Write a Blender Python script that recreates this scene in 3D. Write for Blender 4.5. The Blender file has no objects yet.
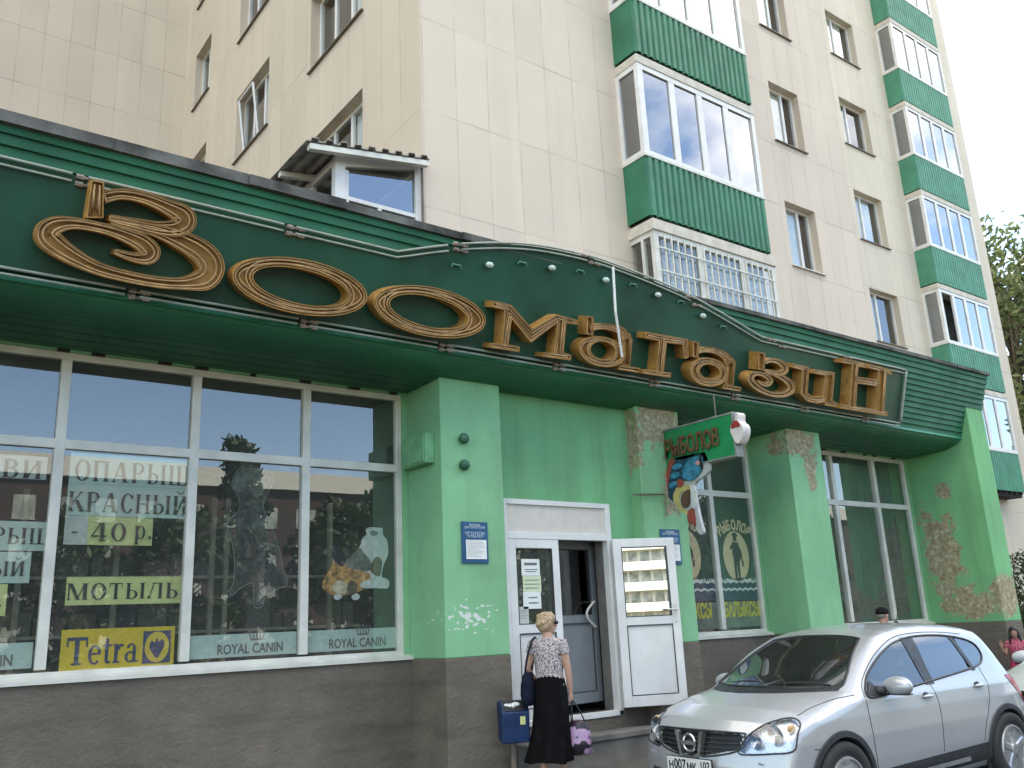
import bpy, bmesh, math, random
import numpy as np
from mathutils import Vector, Matrix
from mathutils.geometry import tessellate_polygon
random.seed(7)
np.random.seed(7)
SC = bpy.context.scene
COL = SC.collection
PI = math.pi

# ------------------------------------------------------------------ camera
EYE = np.array([0.0, 0.0, 1.72])
YAW, PITCH, ROLL, FPX = math.radians(37.19), math.radians(15.193), math.radians(-2.675), 891.6
_f = np.array([math.sin(YAW)*math.cos(PITCH), math.cos(YAW)*math.cos(PITCH), math.sin(PITCH)])
_r0 = np.array([math.cos(YAW), -math.sin(YAW), 0.0]); _u0 = np.cross(_r0, _f)
_r = _r0*math.cos(ROLL)+_u0*math.sin(ROLL); _u = -_r0*math.sin(ROLL)+_u0*math.cos(ROLL)
cd = bpy.data.cameras.new('camera'); cam = bpy.data.objects.new('camera', cd); COL.objects.link(cam)
cd.sensor_width = 36.0; cd.lens = 36.0*FPX/1024.0; cd.clip_end = 2000.0; cd.clip_start = 0.05
cam.matrix_world = Matrix(((_r[0], _u[0], -_f[0], EYE[0]), (_r[1], _u[1], -_f[1], EYE[1]), (_r[2], _u[2], -_f[2], EYE[2]), (0, 0, 0, 1)))
SC.camera = cam

# ------------------------------------------------------------------ light
SUN_EL, SUN_AZ = math.radians(46), math.radians(60)      # azimuth from +Y towards +X: behind the buildings
S = Vector((math.sin(SUN_AZ)*math.cos(SUN_EL), math.cos(SUN_AZ)*math.cos(SUN_EL), math.sin(SUN_EL)))
W = bpy.data.worlds.new('World'); SC.world = W; W.use_nodes = True
nt = W.node_tree; nt.nodes.clear(); N = nt.nodes.new; L = nt.links.new
out = N('ShaderNodeOutputWorld'); bg = N('ShaderNodeBackground'); bg.inputs['Strength'].default_value = 0.13
sky = N('ShaderNodeTexSky'); sky.sky_type = 'NISHITA'; sky.sun_disc = False
sky.sun_elevation = SUN_EL; sky.sun_rotation = SUN_AZ
sky.air_density = 1.0; sky.dust_density = 0.15; sky.ozone_density = 3.0
tc = N('ShaderNodeTexCoord'); sep = N('ShaderNodeSeparateXYZ'); L(tc.outputs['Generated'], sep.inputs[0])
def wmath(op, a, b):
    m = N('ShaderNodeMath'); m.operation = op
    for i, v in enumerate((a, b)):
        if isinstance(v, (int, float)): m.inputs[i].default_value = v
        else: L(v, m.inputs[i])
    return m.outputs[0]
zz = wmath('ADD', wmath('MAXIMUM', sep.outputs[2], 0.0), 0.22)
cmb = N('ShaderNodeCombineXYZ'); L(wmath('DIVIDE', sep.outputs[0], zz), cmb.inputs[0]); L(wmath('DIVIDE', sep.outputs[1], zz), cmb.inputs[1])
cmb.inputs[2].default_value = 5.1
nz = N('ShaderNodeTexNoise'); nz.inputs['Scale'].default_value = 1.15; nz.inputs['Detail'].default_value = 9; nz.inputs['Roughness'].default_value = .58
L(cmb.outputs[0], nz.inputs['Vector'])
rmp = N('ShaderNodeValToRGB'); rmp.color_ramp.elements[0].position = .53; rmp.color_ramp.elements[1].position = .68
L(wmath('ADD', nz.outputs['Fac'], wmath('MULTIPLY', wmath('SUBTRACT', wmath('MAXIMUM', sep.outputs[2], 0.0), .45), .22)), rmp.inputs[0])
mx = N('ShaderNodeMix'); mx.data_type = 'RGBA'; L(wmath('MULTIPLY', rmp.outputs[0], .8), mx.inputs['Factor'])
L(sky.outputs[0], mx.inputs['A']); mx.inputs['B'].default_value = (9.5, 9.3, 9.0, 1)
L(mx.outputs['Result'], bg.inputs[0]); L(bg.outputs[0], out.inputs[0])
sd = bpy.data.lights.new('sun', 'SUN'); sd.energy = 4.0; sd.angle = math.radians(.5); sd.color = (1, .94, .85)
sun = bpy.data.objects.new('sun', sd); COL.objects.link(sun); sun.rotation_euler = S.to_track_quat('Z', 'Y').to_euler(); sun.location = (20, 20, 60)
SC.view_settings.view_transform = 'Standard'; SC.view_settings.look = 'None'
SC.view_settings.exposure = 2.0; SC.view_settings.gamma = 1.0; SC.view_settings.use_white_balance = True; SC.view_settings.white_balance_temperature = 7300; SC.view_settings.white_balance_tint = 10; SC.view_settings.use_curve_mapping = False
SC.render.engine = 'CYCLES'
SC.cycles.max_bounces = 8; SC.cycles.transparent_max_bounces = 12; SC.cycles.caustics_reflective = False; SC.cycles.caustics_refractive = False

# ------------------------------------------------------------------ pixel -> world (to measure positions on real planes)
def ray(x, y): return (x-512)/FPX*_r-(y-384)/FPX*_u+_f
def onY(x, y, Y): d = ray(x, y); return EYE+d*(Y-EYE[1])/d[1]
def onX(x, y, X): d = ray(x, y); return EYE+d*(X-EYE[0])/d[0]
def onZ(x, y, Z): d = ray(x, y); return EYE+d*(Z-EYE[2])/d[2]
TILT, PY, PZ = .34, 7.71, 4.6          # front plane of the canopy leans out at the top
TN = math.sqrt(1+TILT*TILT)
def onP(x, y, off=0.0):
    d = ray(x, y); n = np.array([0, 1, TILT]); c = PY+TILT*PZ-off*TN
    return EYE+d*((c-n@EYE)/(n@d))
def pl(X, s, off=0.0):                  # plane coords (X, s along slope, off outwards) -> world
    z = PZ+s/TN; y = PY-TILT*s/TN
    return np.array([X, y-off/TN, z-off*TILT/TN])

# ------------------------------------------------------------------ materials
def newmat(name):
    m = bpy.data.materials.new(name); m.use_nodes = True; t = m.node_tree
    return m, t, t.nodes['Principled BSDF']
def nd(t, kind, **kw):
    n = t.nodes.new(kind)
    for k, v in kw.items(): setattr(n, k, v)
    return n
def mth(t, op, a, b=None, clamp=False):
    m = t.nodes.new('ShaderNodeMath'); m.operation = op; m.use_clamp = clamp
    for i, v in enumerate((a, b)):
        if v is None: continue
        if isinstance(v, (int, float)): m.inputs[i].default_value = v
        else: t.links.new(v, m.inputs[i])
    return m.outputs[0]
def noise(t, scale, detail=5, rough=.55, vec=None, stretch=None):
    n = t.nodes.new('ShaderNodeTexNoise'); n.inputs['Scale'].default_value = scale; n.inputs['Detail'].default_value = detail; n.inputs['Roughness'].default_value = rough
    g = vec
    if g is None: g = t.nodes.new('ShaderNodeNewGeometry').outputs['Position']
    if stretch:
        mp = t.nodes.new('ShaderNodeMapping'); mp.inputs['Scale'].default_value = stretch; t.links.new(g, mp.inputs[0]); g = mp.outputs[0]
    t.links.new(g, n.inputs['Vector'])
    return n.outputs['Fac']
def ramp(t, v, stops):
    r = t.nodes.new('ShaderNodeValToRGB'); e = r.color_ramp.elements
    while len(e) < len(stops): e.new(.5)
    for i, (p, c) in enumerate(stops):
        e[i].position = p; e[i].color = (c, c, c, 1) if isinstance(c, (int, float)) else (*c, 1)
    t.links.new(v, r.inputs[0]); return r.outputs[0]
def mix(t, f, a, b, blend='MIX'):
    m = t.nodes.new('ShaderNodeMix'); m.data_type = 'RGBA'; m.blend_type = blend
    for k, v in (('Factor', f), ('A', a), ('B', b)):
        s = m.inputs[k] if k == 'Factor' else [i for i in m.inputs if i.name == k and i.type == 'RGBA'][0]
        if k == 'Factor': s = m.inputs[0]
        if isinstance(v, (int, float)): s.default_value = v if k == 'Factor' else (v, v, v, 1)
        elif isinstance(v, tuple): s.default_value = (*v, 1)
        else: t.links.new(v, s)
    return [o for o in m.outputs if o.type == 'RGBA'][0]
def bump(t, p, h, strength=.3, dist=.01):
    b = t.nodes.new('ShaderNodeBump'); b.inputs['Strength'].default_value = strength; b.inputs['Distance'].default_value = dist
    t.links.new(h, b.inputs['Height']); t.links.new(b.outputs[0], p.inputs['Normal'])
_cache = {}
def mat(name, col, rough=.6, metal=0.0, var=.12, vs=6.0, bmp=0.0, bs=60.0, spec=.5, coat=0.0):
    """plain painted / moulded surface with a little dirt and unevenness"""
    if name in _cache: return _cache[name]
    m, t, p = newmat(name)
    p.inputs['Roughness'].default_value = rough; p.inputs['Metallic'].default_value = metal
    p.inputs['Specular IOR Level'].default_value = spec; p.inputs['Coat Weight'].default_value = coat
    if var > 0:
        n = noise(t, vs, 6)
        lo = tuple(c*(1-var*1.6) for c in col); hi = tuple(min(1, c*(1+var)) for c in col)
        c = ramp(t, n, [(.3, lo), (.7, hi)])
        t.links.new(c, p.inputs['Base Color'])
        r = ramp(t, noise(t, vs*2.3, 4), [(.3, max(0, rough-.08)), (.7, min(1, rough+.1))])
        t.links.new(r, p.inputs['Roughness'])
    else: p.inputs['Base Color'].default_value = (*col, 1)
    if bmp: bump(t, p, noise(t, bs, 4), bmp)
    _cache[name] = m; return m
def glassmat(name, tint=(.8, .85, .85), refl=.12, rough=0.0, wave=.0, haze=0.0):
    m, t, p = newmat(name); t.nodes.remove(p)
    o = t.nodes['Material Output']
    tr = nd(t, 'ShaderNodeBsdfTransparent'); tr.inputs[0].default_value = (*tint, 1)
    gl = nd(t, 'ShaderNodeBsdfGlossy'); gl.inputs['Roughness'].default_value = rough; gl.inputs[0].default_value = (.95, .97, 1, 1)
    lw = nd(t, 'ShaderNodeLayerWeight')       # Schlick reflectance, two surfaces
    f = mth(t, 'ADD', mth(t, 'MULTIPLY', mth(t, 'POWER', lw.outputs['Facing'], 5.0), 1.2), refl+.055, True)
    ms = nd(t, 'ShaderNodeMixShader'); t.links.new(f, ms.inputs[0]); t.links.new(tr.outputs[0], ms.inputs[1]); t.links.new(gl.outputs[0], ms.inputs[2])
    if wave:
        b = nd(t, 'ShaderNodeBump'); b.inputs['Strength'].default_value = wave; b.inputs['Distance'].default_value = .02
        t.links.new(noise(t, 1.3, 1), b.inputs['Height']); t.links.new(b.outputs[0], gl.inputs['Normal'])
    res = ms.outputs[0]
    if haze:                                   # pale diffuse haze mixed into the pane to lift its blacks
        df = nd(t, 'ShaderNodeBsdfDiffuse'); df.inputs[0].default_value = (.50, .53, .48, 1); m2 = nd(t, 'ShaderNodeMixShader')
        t.links.new(ramp(t, noise(t, 1.6, 6, .6), [(.3, haze*.6), (.7, haze*1.4)]), m2.inputs[0]); t.links.new(res, m2.inputs[1]); t.links.new(df.outputs[0], m2.inputs[2]); res = m2.outputs[0]
    t.links.new(res, o.inputs[0]); return m

# ------------------------------------------------------------------ mesh helpers
class MB:
    def __init__(s): s.v = []; s.f = []; s.m = []; s.cur = 0
    def add(s, vs, fs):
        b = len(s.v); s.v += [tuple(map(float, v)) for v in vs]
        for f in fs: s.f.append(tuple(i+b for i in f)); s.m.append(s.cur)
        return s
    def box(s, x0, x1, y0, y1, z0, z1):
        v = [(x0, y0, z0), (x1, y0, z0), (x1, y1, z0), (x0, y1, z0), (x0, y0, z1), (x1, y0, z1), (x1, y1, z1), (x0, y1, z1)]
        return s.add(v, [(0, 3, 2, 1), (4, 5, 6, 7), (0, 1, 5, 4), (1, 2, 6, 5), (2, 3, 7, 6), (3, 0, 4, 7)])
    def hexa(s, v): return s.add(v, [(0, 3, 2, 1), (4, 5, 6, 7), (0, 1, 5, 4), (1, 2, 6, 5), (2, 3, 7, 6), (3, 0, 4, 7)])
    def quad(s, a, b, c, d): return s.add([a, b, c, d], [(0, 1, 2, 3)])
    def prism(s, bot, top):               # two matching 3-D outlines
        n = len(bot)
        return s.add(list(bot)+list(top), [tuple(range(n-1, -1, -1)), tuple(range(n, 2*n))]+[(i, (i+1) % n, n+(i+1) % n, n+i) for i in range(n)])
    def tube(s, pts, r, n=8, closed=False, cap=True):
        pts = [np.array(p, float) for p in pts]; k = len(pts); rs = r if hasattr(r, '__len__') else [r]*k
        rings = []; up = None
        for i, p in enumerate(pts):
            a = pts[(i-1) % k] if (i > 0 or closed) else p; b = pts[(i+1) % k] if (i < k-1 or closed) else p
            t = b-a; t = t/(np.linalg.norm(t)+1e-12)
            if up is None:
                up = np.array([0, 0, 1.0]) if abs(t[2]) < .9 else np.array([1.0, 0, 0])
            up = up-t*(up@t); up = up/(np.linalg.norm(up)+1e-12); sd_ = np.cross(t, up)
            rr = rs[i] if hasattr(rs[i], '__len__') else (rs[i], rs[i])
            rings.append([p+rr[0]*math.cos(2*PI*j/n)*sd_+rr[1]*math.sin(2*PI*j/n)*up for j in range(n)])
        return s.rings(rings, closed, cap)
    def rings(s, rings, closed=False, cap=True):
        n = len(rings[0]); k = len(rings); v = [p for r in rings for p in r]; f = []
        for i in range(k if closed else k-1):
            a = i*n; b = ((i+1) % k)*n
            for j in range(n): f.append((a+j, a+(j+1) % n, b+(j+1) % n, b+j))
        if cap and not closed: f.append(tuple(range(n-1, -1, -1))); f.append(tuple((k-1)*n+j for j in range(n)))
        return s.add(v, f)
    def lathe(s, prof, o=(0, 0, 0), ax='z', n=24):
        rr = []
        for r, h in prof:
            ring = []
            for j in range(n):
                c, d = r*math.cos(2*PI*j/n), r*math.sin(2*PI*j/n)
                p = {'z': (c, d, h), 'y': (c, h, d), 'x': (h, c, d)}[ax]
                ring.append((p[0]+o[0], p[1]+o[1], p[2]+o[2]))
            rr.append(ring)
        return s.rings(rr)
    def ball(s, c, r, n=16, k=10):
        r = r if hasattr(r, '__len__') else (r, r, r); rr = []
        for i in range(k+1):
            a = -PI/2+PI*i/k; a = max(-PI/2+.02, min(PI/2-.02, a))
            rr.append([(c[0]+r[0]*math.cos(a)*math.cos(2*PI*j/n), c[1]+r[1]*math.cos(a)*math.sin(2*PI*j/n), c[2]+r[2]*math.sin(a)) for j in range(n)])
        return s.rings(rr)
    def mesh(s, name, mats, smooth=False):
        me = bpy.data.meshes.new(name); me.from_pydata(s.v, [], s.f)
        for m in (mats if isinstance(mats, (list, tuple)) else [mats]): me.materials.append(m)
        if isinstance(mats, (list, tuple)): me.polygons.foreach_set('material_index', s.m)
        if smooth: me.polygons.foreach_set('use_smooth', [True]*len(me.polygons))
        bm = bmesh.new(); bm.from_mesh(me); bmesh.ops.recalc_face_normals(bm, faces=bm.faces); bm.to_mesh(me); bm.free()
        me.update(); return me
def obj(name, me, parent=None):
    o = bpy.data.objects.new(name, me); COL.objects.link(o)
    if parent is not None: attach(o, parent)
    return o
def worldloc(o):
    p = Vector(o.location)
    while o.parent is not None:
        p = o.matrix_parent_inverse.to_translation()+p; o = o.parent; p = p+Vector(o.location)
    return p
def attach(o, parent):
    o.parent = parent; o.matrix_parent_inverse = Matrix.Translation(-worldloc(parent))
def tag(o, label, cat, group=None, kind=None):
    if label: o['label'] = label
    if cat: o['category'] = cat
    if group: o['group'] = group
    if kind: o['kind'] = kind
    return o
def thing(name, label, cat, loc, group=None):
    o = bpy.data.objects.new(name, None); COL.objects.link(o); o.location = loc; o.empty_display_size = .1
    return tag(o, label, cat, group)
def part(name, mb, m, parent, smooth=False, label=None, bevel=0.0):
    o = obj(name, mb.mesh(name, m, smooth), parent)
    if label: o['label'] = label
    if bevel:
        b = o.modifiers.new('bevel', 'BEVEL'); b.width = bevel; b.segments = 2; b.limit_method = 'ANGLE'
    return o
def single(name, mb, m, label, cat, group=None, smooth=False, bevel=0.0):
    return tag(part(name, mb, m, None, smooth, None, bevel), label, cat, group)
def struct(name, mb, m, smooth=False):
    o = obj(name, mb.mesh(name, m, smooth)); o['kind'] = 'structure'; return o
def copy_tree(o, off=(0, 0, 0), parent=None, top=True):
    c = o.copy(); COL.objects.link(c)
    if parent is not None: c.parent = parent
    if top: c.location = Vector(o.location)+Vector(off)
    for ch in [k for k in o.children]: copy_tree(ch, off, c, False)
    return c
def textmesh(s, size, bold=0.0, align='CENTER', space=1.0, shear=0.0):
    cu = bpy.data.curves.new('lettering', 'FONT'); cu.body = s; cu.size = size; cu.align_x = align; cu.align_y = 'CENTER'
    cu.offset = bold; cu.space_character = space; cu.shear = shear; cu.extrude = .001; cu.resolution_u = 3
    o = bpy.data.objects.new('lettering', cu); COL.objects.link(o)
    dg = bpy.context.evaluated_depsgraph_get(); dg.update()
    me = bpy.data.meshes.new_from_object(o.evaluated_get(dg))
    bpy.data.objects.remove(o); bpy.data.curves.remove(cu); return me
def text_on(name, s, centre, size, m, parent, ux=(1, 0, 0), uy=(0, 0, 1), bold=0.0, sx=1.0, space=1.0, width=None, shear=0.0):
    """flat lettering at centre, reading along ux, upright along uy"""
    me = textmesh(s, size, bold, 'CENTER', space, shear)
    co = np.array([v.co[:] for v in me.vertices])
    co[:, 0] -= (co[:, 0].max()+co[:, 0].min())/2; co[:, 1] -= (co[:, 1].max()+co[:, 1].min())/2
    if width: sx = width/(co[:, 0].max()-co[:, 0].min())
    ux = np.array(ux, float); uy = np.array(uy, float); n = np.cross(ux, uy)
    P = np.array(centre)+co[:, :1]*sx*ux+co[:, 1:2]*uy+co[:, 2:3]*n
    me.vertices.foreach_set('co', P.ravel()); me.materials.clear(); me.materials.append(m); me.update()
    o = obj(name, me, parent); return o
def catmull(pts, n=6, closed=False):
    P = [np.array(p, float) for p in pts]; k = len(P); outp = []
    for i in range(k if closed else k-1):
        p0 = P[(i-1) % k] if (closed or i > 0) else P[0]; p1 = P[i]; p2 = P[(i+1) % k]; p3 = P[(i+2) % k] if (closed or i < k-2) else P[-1]
        for j in range(n):
            t = j/n; outp.append(.5*((2*p1)+(-p0+p2)*t+(2*p0-5*p1+4*p2-p3)*t*t+(-p0+3*p1-3*p2+p3)*t**3))
    if not closed: outp.append(P[-1])
    return outp
# ------------------------------------------------------------------ scene materials
def panel_mat(name, axis, pitch, u0, zpitch, z0, col):
    m, t, p = newmat(name)
    g = nd(t, 'ShaderNodeNewGeometry'); sp = nd(t, 'ShaderNodeSeparateXYZ'); t.links.new(g.outputs['Position'], sp.inputs[0])
    u = sp.outputs[axis]; z = sp.outputs[2]
    def line(v, o, pt, w):
        q = mth(t, 'FRACT', mth(t, 'ADD', mth(t, 'DIVIDE', mth(t, 'SUBTRACT', v, o), pt), 100.5))
        d = mth(t, 'MULTIPLY', mth(t, 'ABSOLUTE', mth(t, 'SUBTRACT', q, .5)), pt)
        return mth(t, 'LESS_THAN', d, w)
    lu = line(u, u0, pitch, .010); lz = line(z, z0, zpitch, .010)
    br = ramp(t, noise(t, 1.7, 4), [(.38, .12), (.66, 1.0)])
    ln = mth(t, 'MULTIPLY', mth(t, 'MAXIMUM', mth(t, 'MULTIPLY', lu, .75), lz), br)
    # panel by panel tone
    cu = mth(t, 'FLOOR', mth(t, 'ADD', mth(t, 'DIVIDE', mth(t, 'SUBTRACT', u, u0), pitch), 100)); cz = mth(t, 'FLOOR', mth(t, 'ADD', mth(t, 'DIVIDE', mth(t, 'SUBTRACT', z, z0), zpitch), 100))
    cb = nd(t, 'ShaderNodeCombineXYZ'); t.links.new(cu, cb.inputs[0]); t.links.new(cz, cb.inputs[1])
    wn = nd(t, 'ShaderNodeTexWhiteNoise'); wn.noise_dimensions = '2D'; t.links.new(cb.outputs[0], wn.inputs['Vector'])
    tone = mth(t, 'ADD', mth(t, 'MULTIPLY', wn.outputs['Value'], .07), .95)
    c = ramp(t, noise(t, .55, 6, .6), [(.3, tuple(x*.93 for x in col)), (.7, tuple(min(1, x*1.04) for x in col))])
    c = mix(t, 1.0, c, tone, 'MULTIPLY')
    st = ramp(t, noise(t, 1.0, 6, .6, stretch=(3.0, 3.0, .22)), [(.5, 0.0), (.8, .22)])
    c = mix(t, st, c, tuple(x*.6 for x in col))
    c = mix(t, mth(t, 'MULTIPLY', ln, .48), c, (.16, .13, .10))
    t.links.new(c, p.inputs['Base Color']); p.inputs['Roughness'].default_value = .75
    h = mth(t, 'SUBTRACT', mth(t, 'MULTIPLY', noise(t, 30, 3), .15), ln)
    bump(t, p, h, .35, .01); return m
BEIGE = (.68, .575, .465)
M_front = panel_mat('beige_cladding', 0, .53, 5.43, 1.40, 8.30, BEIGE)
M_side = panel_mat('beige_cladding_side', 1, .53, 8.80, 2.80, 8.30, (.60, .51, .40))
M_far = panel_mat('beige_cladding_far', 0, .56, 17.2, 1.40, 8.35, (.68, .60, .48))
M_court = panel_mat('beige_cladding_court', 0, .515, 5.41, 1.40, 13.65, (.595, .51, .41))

def plaster(name, base, patches=(), grime=.35, chips=None):
    """old painted render; patches = [(x,y,z, rx,ry,rz)] where the paint has come off"""
    m, t, p = newmat(name)
    g = nd(t, 'ShaderNodeNewGeometry')
    n1 = noise(t, .9, 7, .6); n2 = noise(t, 9, 6, .6); n3 = noise(t, 45, 4)
    c = ramp(t, n1, [(.3, tuple(x*.80 for x in base)), (.72, tuple(x*1.12 for x in base))])
    streak = ramp(t, noise(t, 1.0, 6, .62, stretch=(4, 4, .35)), [(.48, 0.0), (.82, grime)])
    c = mix(t, streak, c, (.10, .16, .07))
    mott = ramp(t, n2, [(.55, 0.0), (.8, .25)])
    c = mix(t, mott, c, tuple(x*.6 for x in base))
    hh = mth(t, 'MULTIPLY', n3, .25)
    for (x, y, z, rx, ry, rz) in patches:
        mp = nd(t, 'ShaderNodeMapping'); mp.vector_type = 'POINT'
        v = nd(t, 'ShaderNodeVectorMath', operation='SUBTRACT'); t.links.new(g.outputs['Position'], v.inputs[0]); v.inputs[1].default_value = (x, y, z)
        v2 = nd(t, 'ShaderNodeVectorMath', operation='DIVIDE'); t.links.new(v.outputs[0], v2.inputs[0]); v2.inputs[1].default_value = (rx, ry, rz)
        ln = nd(t, 'ShaderNodeVectorMath', operation='LENGTH'); t.links.new(v2.outputs[0], ln.inputs[0])
        d = mth(t, 'ADD', ln.outputs['Value'], mth(t, 'MULTIPLY', mth(t, 'SUBTRACT', noise(t, 3.2, 8, .72), .5), 3.0))
        d = mth(t, 'ADD', d, mth(t, 'MULTIPLY', mth(t, 'SUBTRACT', noise(t, 19, 5, .6), .5), .9))
        msk = ramp(t, d, [(.78, 1.0), (.84, 0.0)])
        deep = ramp(t, noise(t, 16, 6, .65), [(.36, (.22, .18, .10)), (.54, (.35, .31, .19)), (.62, (.44, .41, .28)), (.69, (.64, .63, .52))])
        edge = ramp(t, d, [(.66, 0.0), (.80, .8), (.95, 0.0)])
        c = mix(t, edge, c, (.30, .36, .20))
        c = mix(t, msk, c, deep)
        hh = mth(t, 'SUBTRACT', hh, mth(t, 'MULTIPLY', msk, .8))
    if chips:
        for (x, y, z, rx, ry, rz) in chips:
            v = nd(t, 'ShaderNodeVectorMath', operation='SUBTRACT'); t.links.new(g.outputs['Position'], v.inputs[0]); v.inputs[1].default_value = (x, y, z)
            v2 = nd(t, 'ShaderNodeVectorMath', operation='DIVIDE'); t.links.new(v.outputs[0], v2.inputs[0]); v2.inputs[1].default_value = (rx, ry, rz)
            ln = nd(t, 'ShaderNodeVectorMath', operation='LENGTH'); t.links.new(v2.outputs[0], ln.inputs[0])
            d = mth(t, 'ADD', ln.outputs['Value'], mth(t, 'MULTIPLY', mth(t, 'SUBTRACT', noise(t, 14, 3, .5, stretch=(1, 1, 1.6)), .5), 4.2))
            msk = ramp(t, d, [(.18, 1.0), (.24, 0.0)])
            c = mix(t, msk, c, (.62, .66, .60))
    t.links.new(c, p.inputs['Base Color']); p.inputs['Roughness'].default_value = .82
    bump(t, p, hh, .5, .012); return m
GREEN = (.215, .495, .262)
def plinthmat():
    m, t, p = newmat('plinth_render')
    c = ramp(t, noise(t, 1.1, 7, .62), [(.3, (.115, .096, .074)), (.55, (.165, .140, .108)), (.75, (.22, .185, .140))])
    c = mix(t, ramp(t, noise(t, 1.6, 5, .6, stretch=(.5, .5, 3.0)), [(.5, 0.0), (.7, .5)]), c, (.055, .054, .050))
    c = mix(t, ramp(t, noise(t, 60, 2), [(.70, 0.0), (.74, .5)]), c, (.35, .34, .31))
    t.links.new(c, p.inputs['Base Color']); p.inputs['Roughness'].default_value = .9
    bump(t, p, mth(t, 'ADD', mth(t, 'MULTIPLY', noise(t, 22, 6, .7), .7), noise(t, 2.5, 4)), .9, .03); return m
M_plinth = plinthmat()
def asphalt(name, a, b, sc=1.0):
    m, t, p = newmat(name)
    c = ramp(t, noise(t, .5*sc, 7, .6), [(.3, a), (.7, b)])
    c = mix(t, ramp(t, noise(t, 140, 2), [(.6, 0.0), (.72, .35)]), c, (.18, .17, .16))
    vr = nd(t, 'ShaderNodeTexVoronoi', feature='DISTANCE_TO_EDGE'); vr.inputs['Scale'].default_value = .7
    gg = nd(t, 'ShaderNodeNewGeometry'); dist = nd(t, 'ShaderNodeVectorMath', operation='ADD'); t.links.new(gg.outputs['Position'], dist.inputs[0])
    nz_ = nd(t, 'ShaderNodeTexNoise'); nz_.inputs['Scale'].default_value = 2.5; t.links.new(gg.outputs['Position'], nz_.inputs['Vector']); t.links.new(nz_.outputs['Color'], dist.inputs[1]); t.links.new(dist.outputs[0], vr.inputs['Vector'])
    c = mix(t, ramp(t, vr.outputs['Distance'], [(.0, .6), (.012, 0.0)]), c, (.02, .02, .02))
    t.links.new(c, p.inputs['Base Color']); p.inputs['Roughness'].default_value = .9
    bump(t, p, noise(t, 120, 3), .5, .008); return m
M_road = asphalt('asphalt', (.040, .040, .042), (.062, .061, .060))
M_pave = asphalt('pavement_asphalt', (.070, .066, .058), (.105, .098, .086))
M_conc = mat('concrete', (.17, .165, .15), .9, var=.25, vs=3, bmp=.4, bs=50)
M_pvc = mat('white_pvc', (.74, .73, .70), .38, var=.07, vs=3)
M_pvc_old = mat('aged_white_frame', (.66, .65, .58), .45, var=.10, vs=4)
M_cream = mat('cream_beam', (.60, .55, .46), .7, var=.12)
M_metal = mat('zinc_sill', (.40, .37, .33), .45, metal=.5, var=.15)
M_browns = mat('brown_sill', (.16, .13, .10), .5, var=.15)
M_dark = mat('dark_gap', (.025, .022, .02), .9, var=.2)
M_felt = mat('roofing_felt', (.105, .108, .098), .9, var=.6, vs=2.2, bmp=.4)
M_siding = mat('green_siding', (.022, .138, .070), .58, var=.16, vs=1.6, spec=.28)
M_soffit = mat('green_soffit', (.017, .145, .066), .5, var=.14, vs=1.6)
M_sign = mat('sign_green_plastic', (.011, .076, .046), .36, var=.25, vs=1.3, spec=.35)
M_corr = mat('green_corrugated', (.024, .175, .092), .48, var=.14, vs=2.0)
M_corr2 = mat('green_corrugated_glare', (.065, .27, .17), .5, var=.14, vs=2.0)  # paler than the near balconies: lens glare is mixed into the paint
M_tube = mat('neon_tube', (.33, .37, .31), .30, var=.12)
M_clamp = mat('tube_clamp', (.30, .24, .20), .6, var=.3, vs=20)
def ochre():
    m, t, p = newmat('ochre_letter')
    c = ramp(t, noise(t, 5, 6, .6), [(.3, (.29, .14, .036)), (.6, (.46, .245, .066)), (.8, (.52, .30, .10))])
    c = mix(t, ramp(t, noise(t, 18, 4), [(.58, 0.0), (.72, .7)]), c, (.13, .05, .02))
    t.links.new(c, p.inputs['Base Color']); p.inputs['Roughness'].default_value = .5
    bump(t, p, noise(t, 25, 3), .2, .01); return m
M_ochre = ochre()
M_ltube = mat('letter_tube', (.50, .30, .13), .35, var=.25, vs=9)
M_glass = glassmat('shop_glass', (.88, .92, .90), .115, wave=.02, haze=.06)
M_aglass = glassmat('flat_glass', (.80, .85, .84), .10, wave=.03)
M_bglass = glassmat('balcony_glass', (.40, .45, .47), .26, wave=.03)
M_dglass = glassmat('door_glass', (.62, .66, .62), .72)
M_curt_cloud = mat('white_curtain_cloud', (.84, .83, .79), .9, var=.06, vs=7)
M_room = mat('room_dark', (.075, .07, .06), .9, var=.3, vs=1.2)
M_roomd = mat('shop_inside', (.060, .070, .060), .9, var=.4, vs=.8)
M_black = mat('black_paint', (.012, .012, .012), .5, var=0)
M_white = mat('white_sheet', (.78, .80, .76), .8, var=.05)
M_yellow = mat('yellow_paper', (.62, .66, .26), .8, var=.06)
M_mint = mat('pale_green_paper', (.52, .64, .56), .8, var=.06)
M_grey = mat('grey_paper', (.56, .58, .53), .8, var=.06)
# ------------------------------------------------------------------ ground
mb = MB(); mb.quad((-250, -250, -.004), (400, -250, -.004), (400, 300, -.004), (-250, 300, -.004)); struct('ground', mb, mat('bare_ground', (.10, .095, .075), .95, var=.4, vs=.6))
mb = MB(); mb.quad((-120, -7.5, 0), (160, -7.5, 0), (160, 6.7, 0), (-120, 6.7, 0)); struct('road', mb, M_road)
mb = MB(); mb.hexa([(-120, 6.7, -.05), (160, 6.7, -.05), (160, 6.85, -.05), (-120, 6.85, -.05), (-120, 6.7, .13), (160, 6.7, .13), (160, 6.85, .13), (-120, 6.85, .13)]); struct('kerb', mb, M_conc)
mb = MB(); mb.hexa([(-120, 6.853, -.05), (160, 6.853, -.05), (160, 9.2, -.05), (-120, 9.2, -.05), (-120, 6.853, .128), (160, 6.853, .128), (160, 9.2, .29), (-120, 9.2, .29)]); struct('pavement', mb, M_pave)
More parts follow.
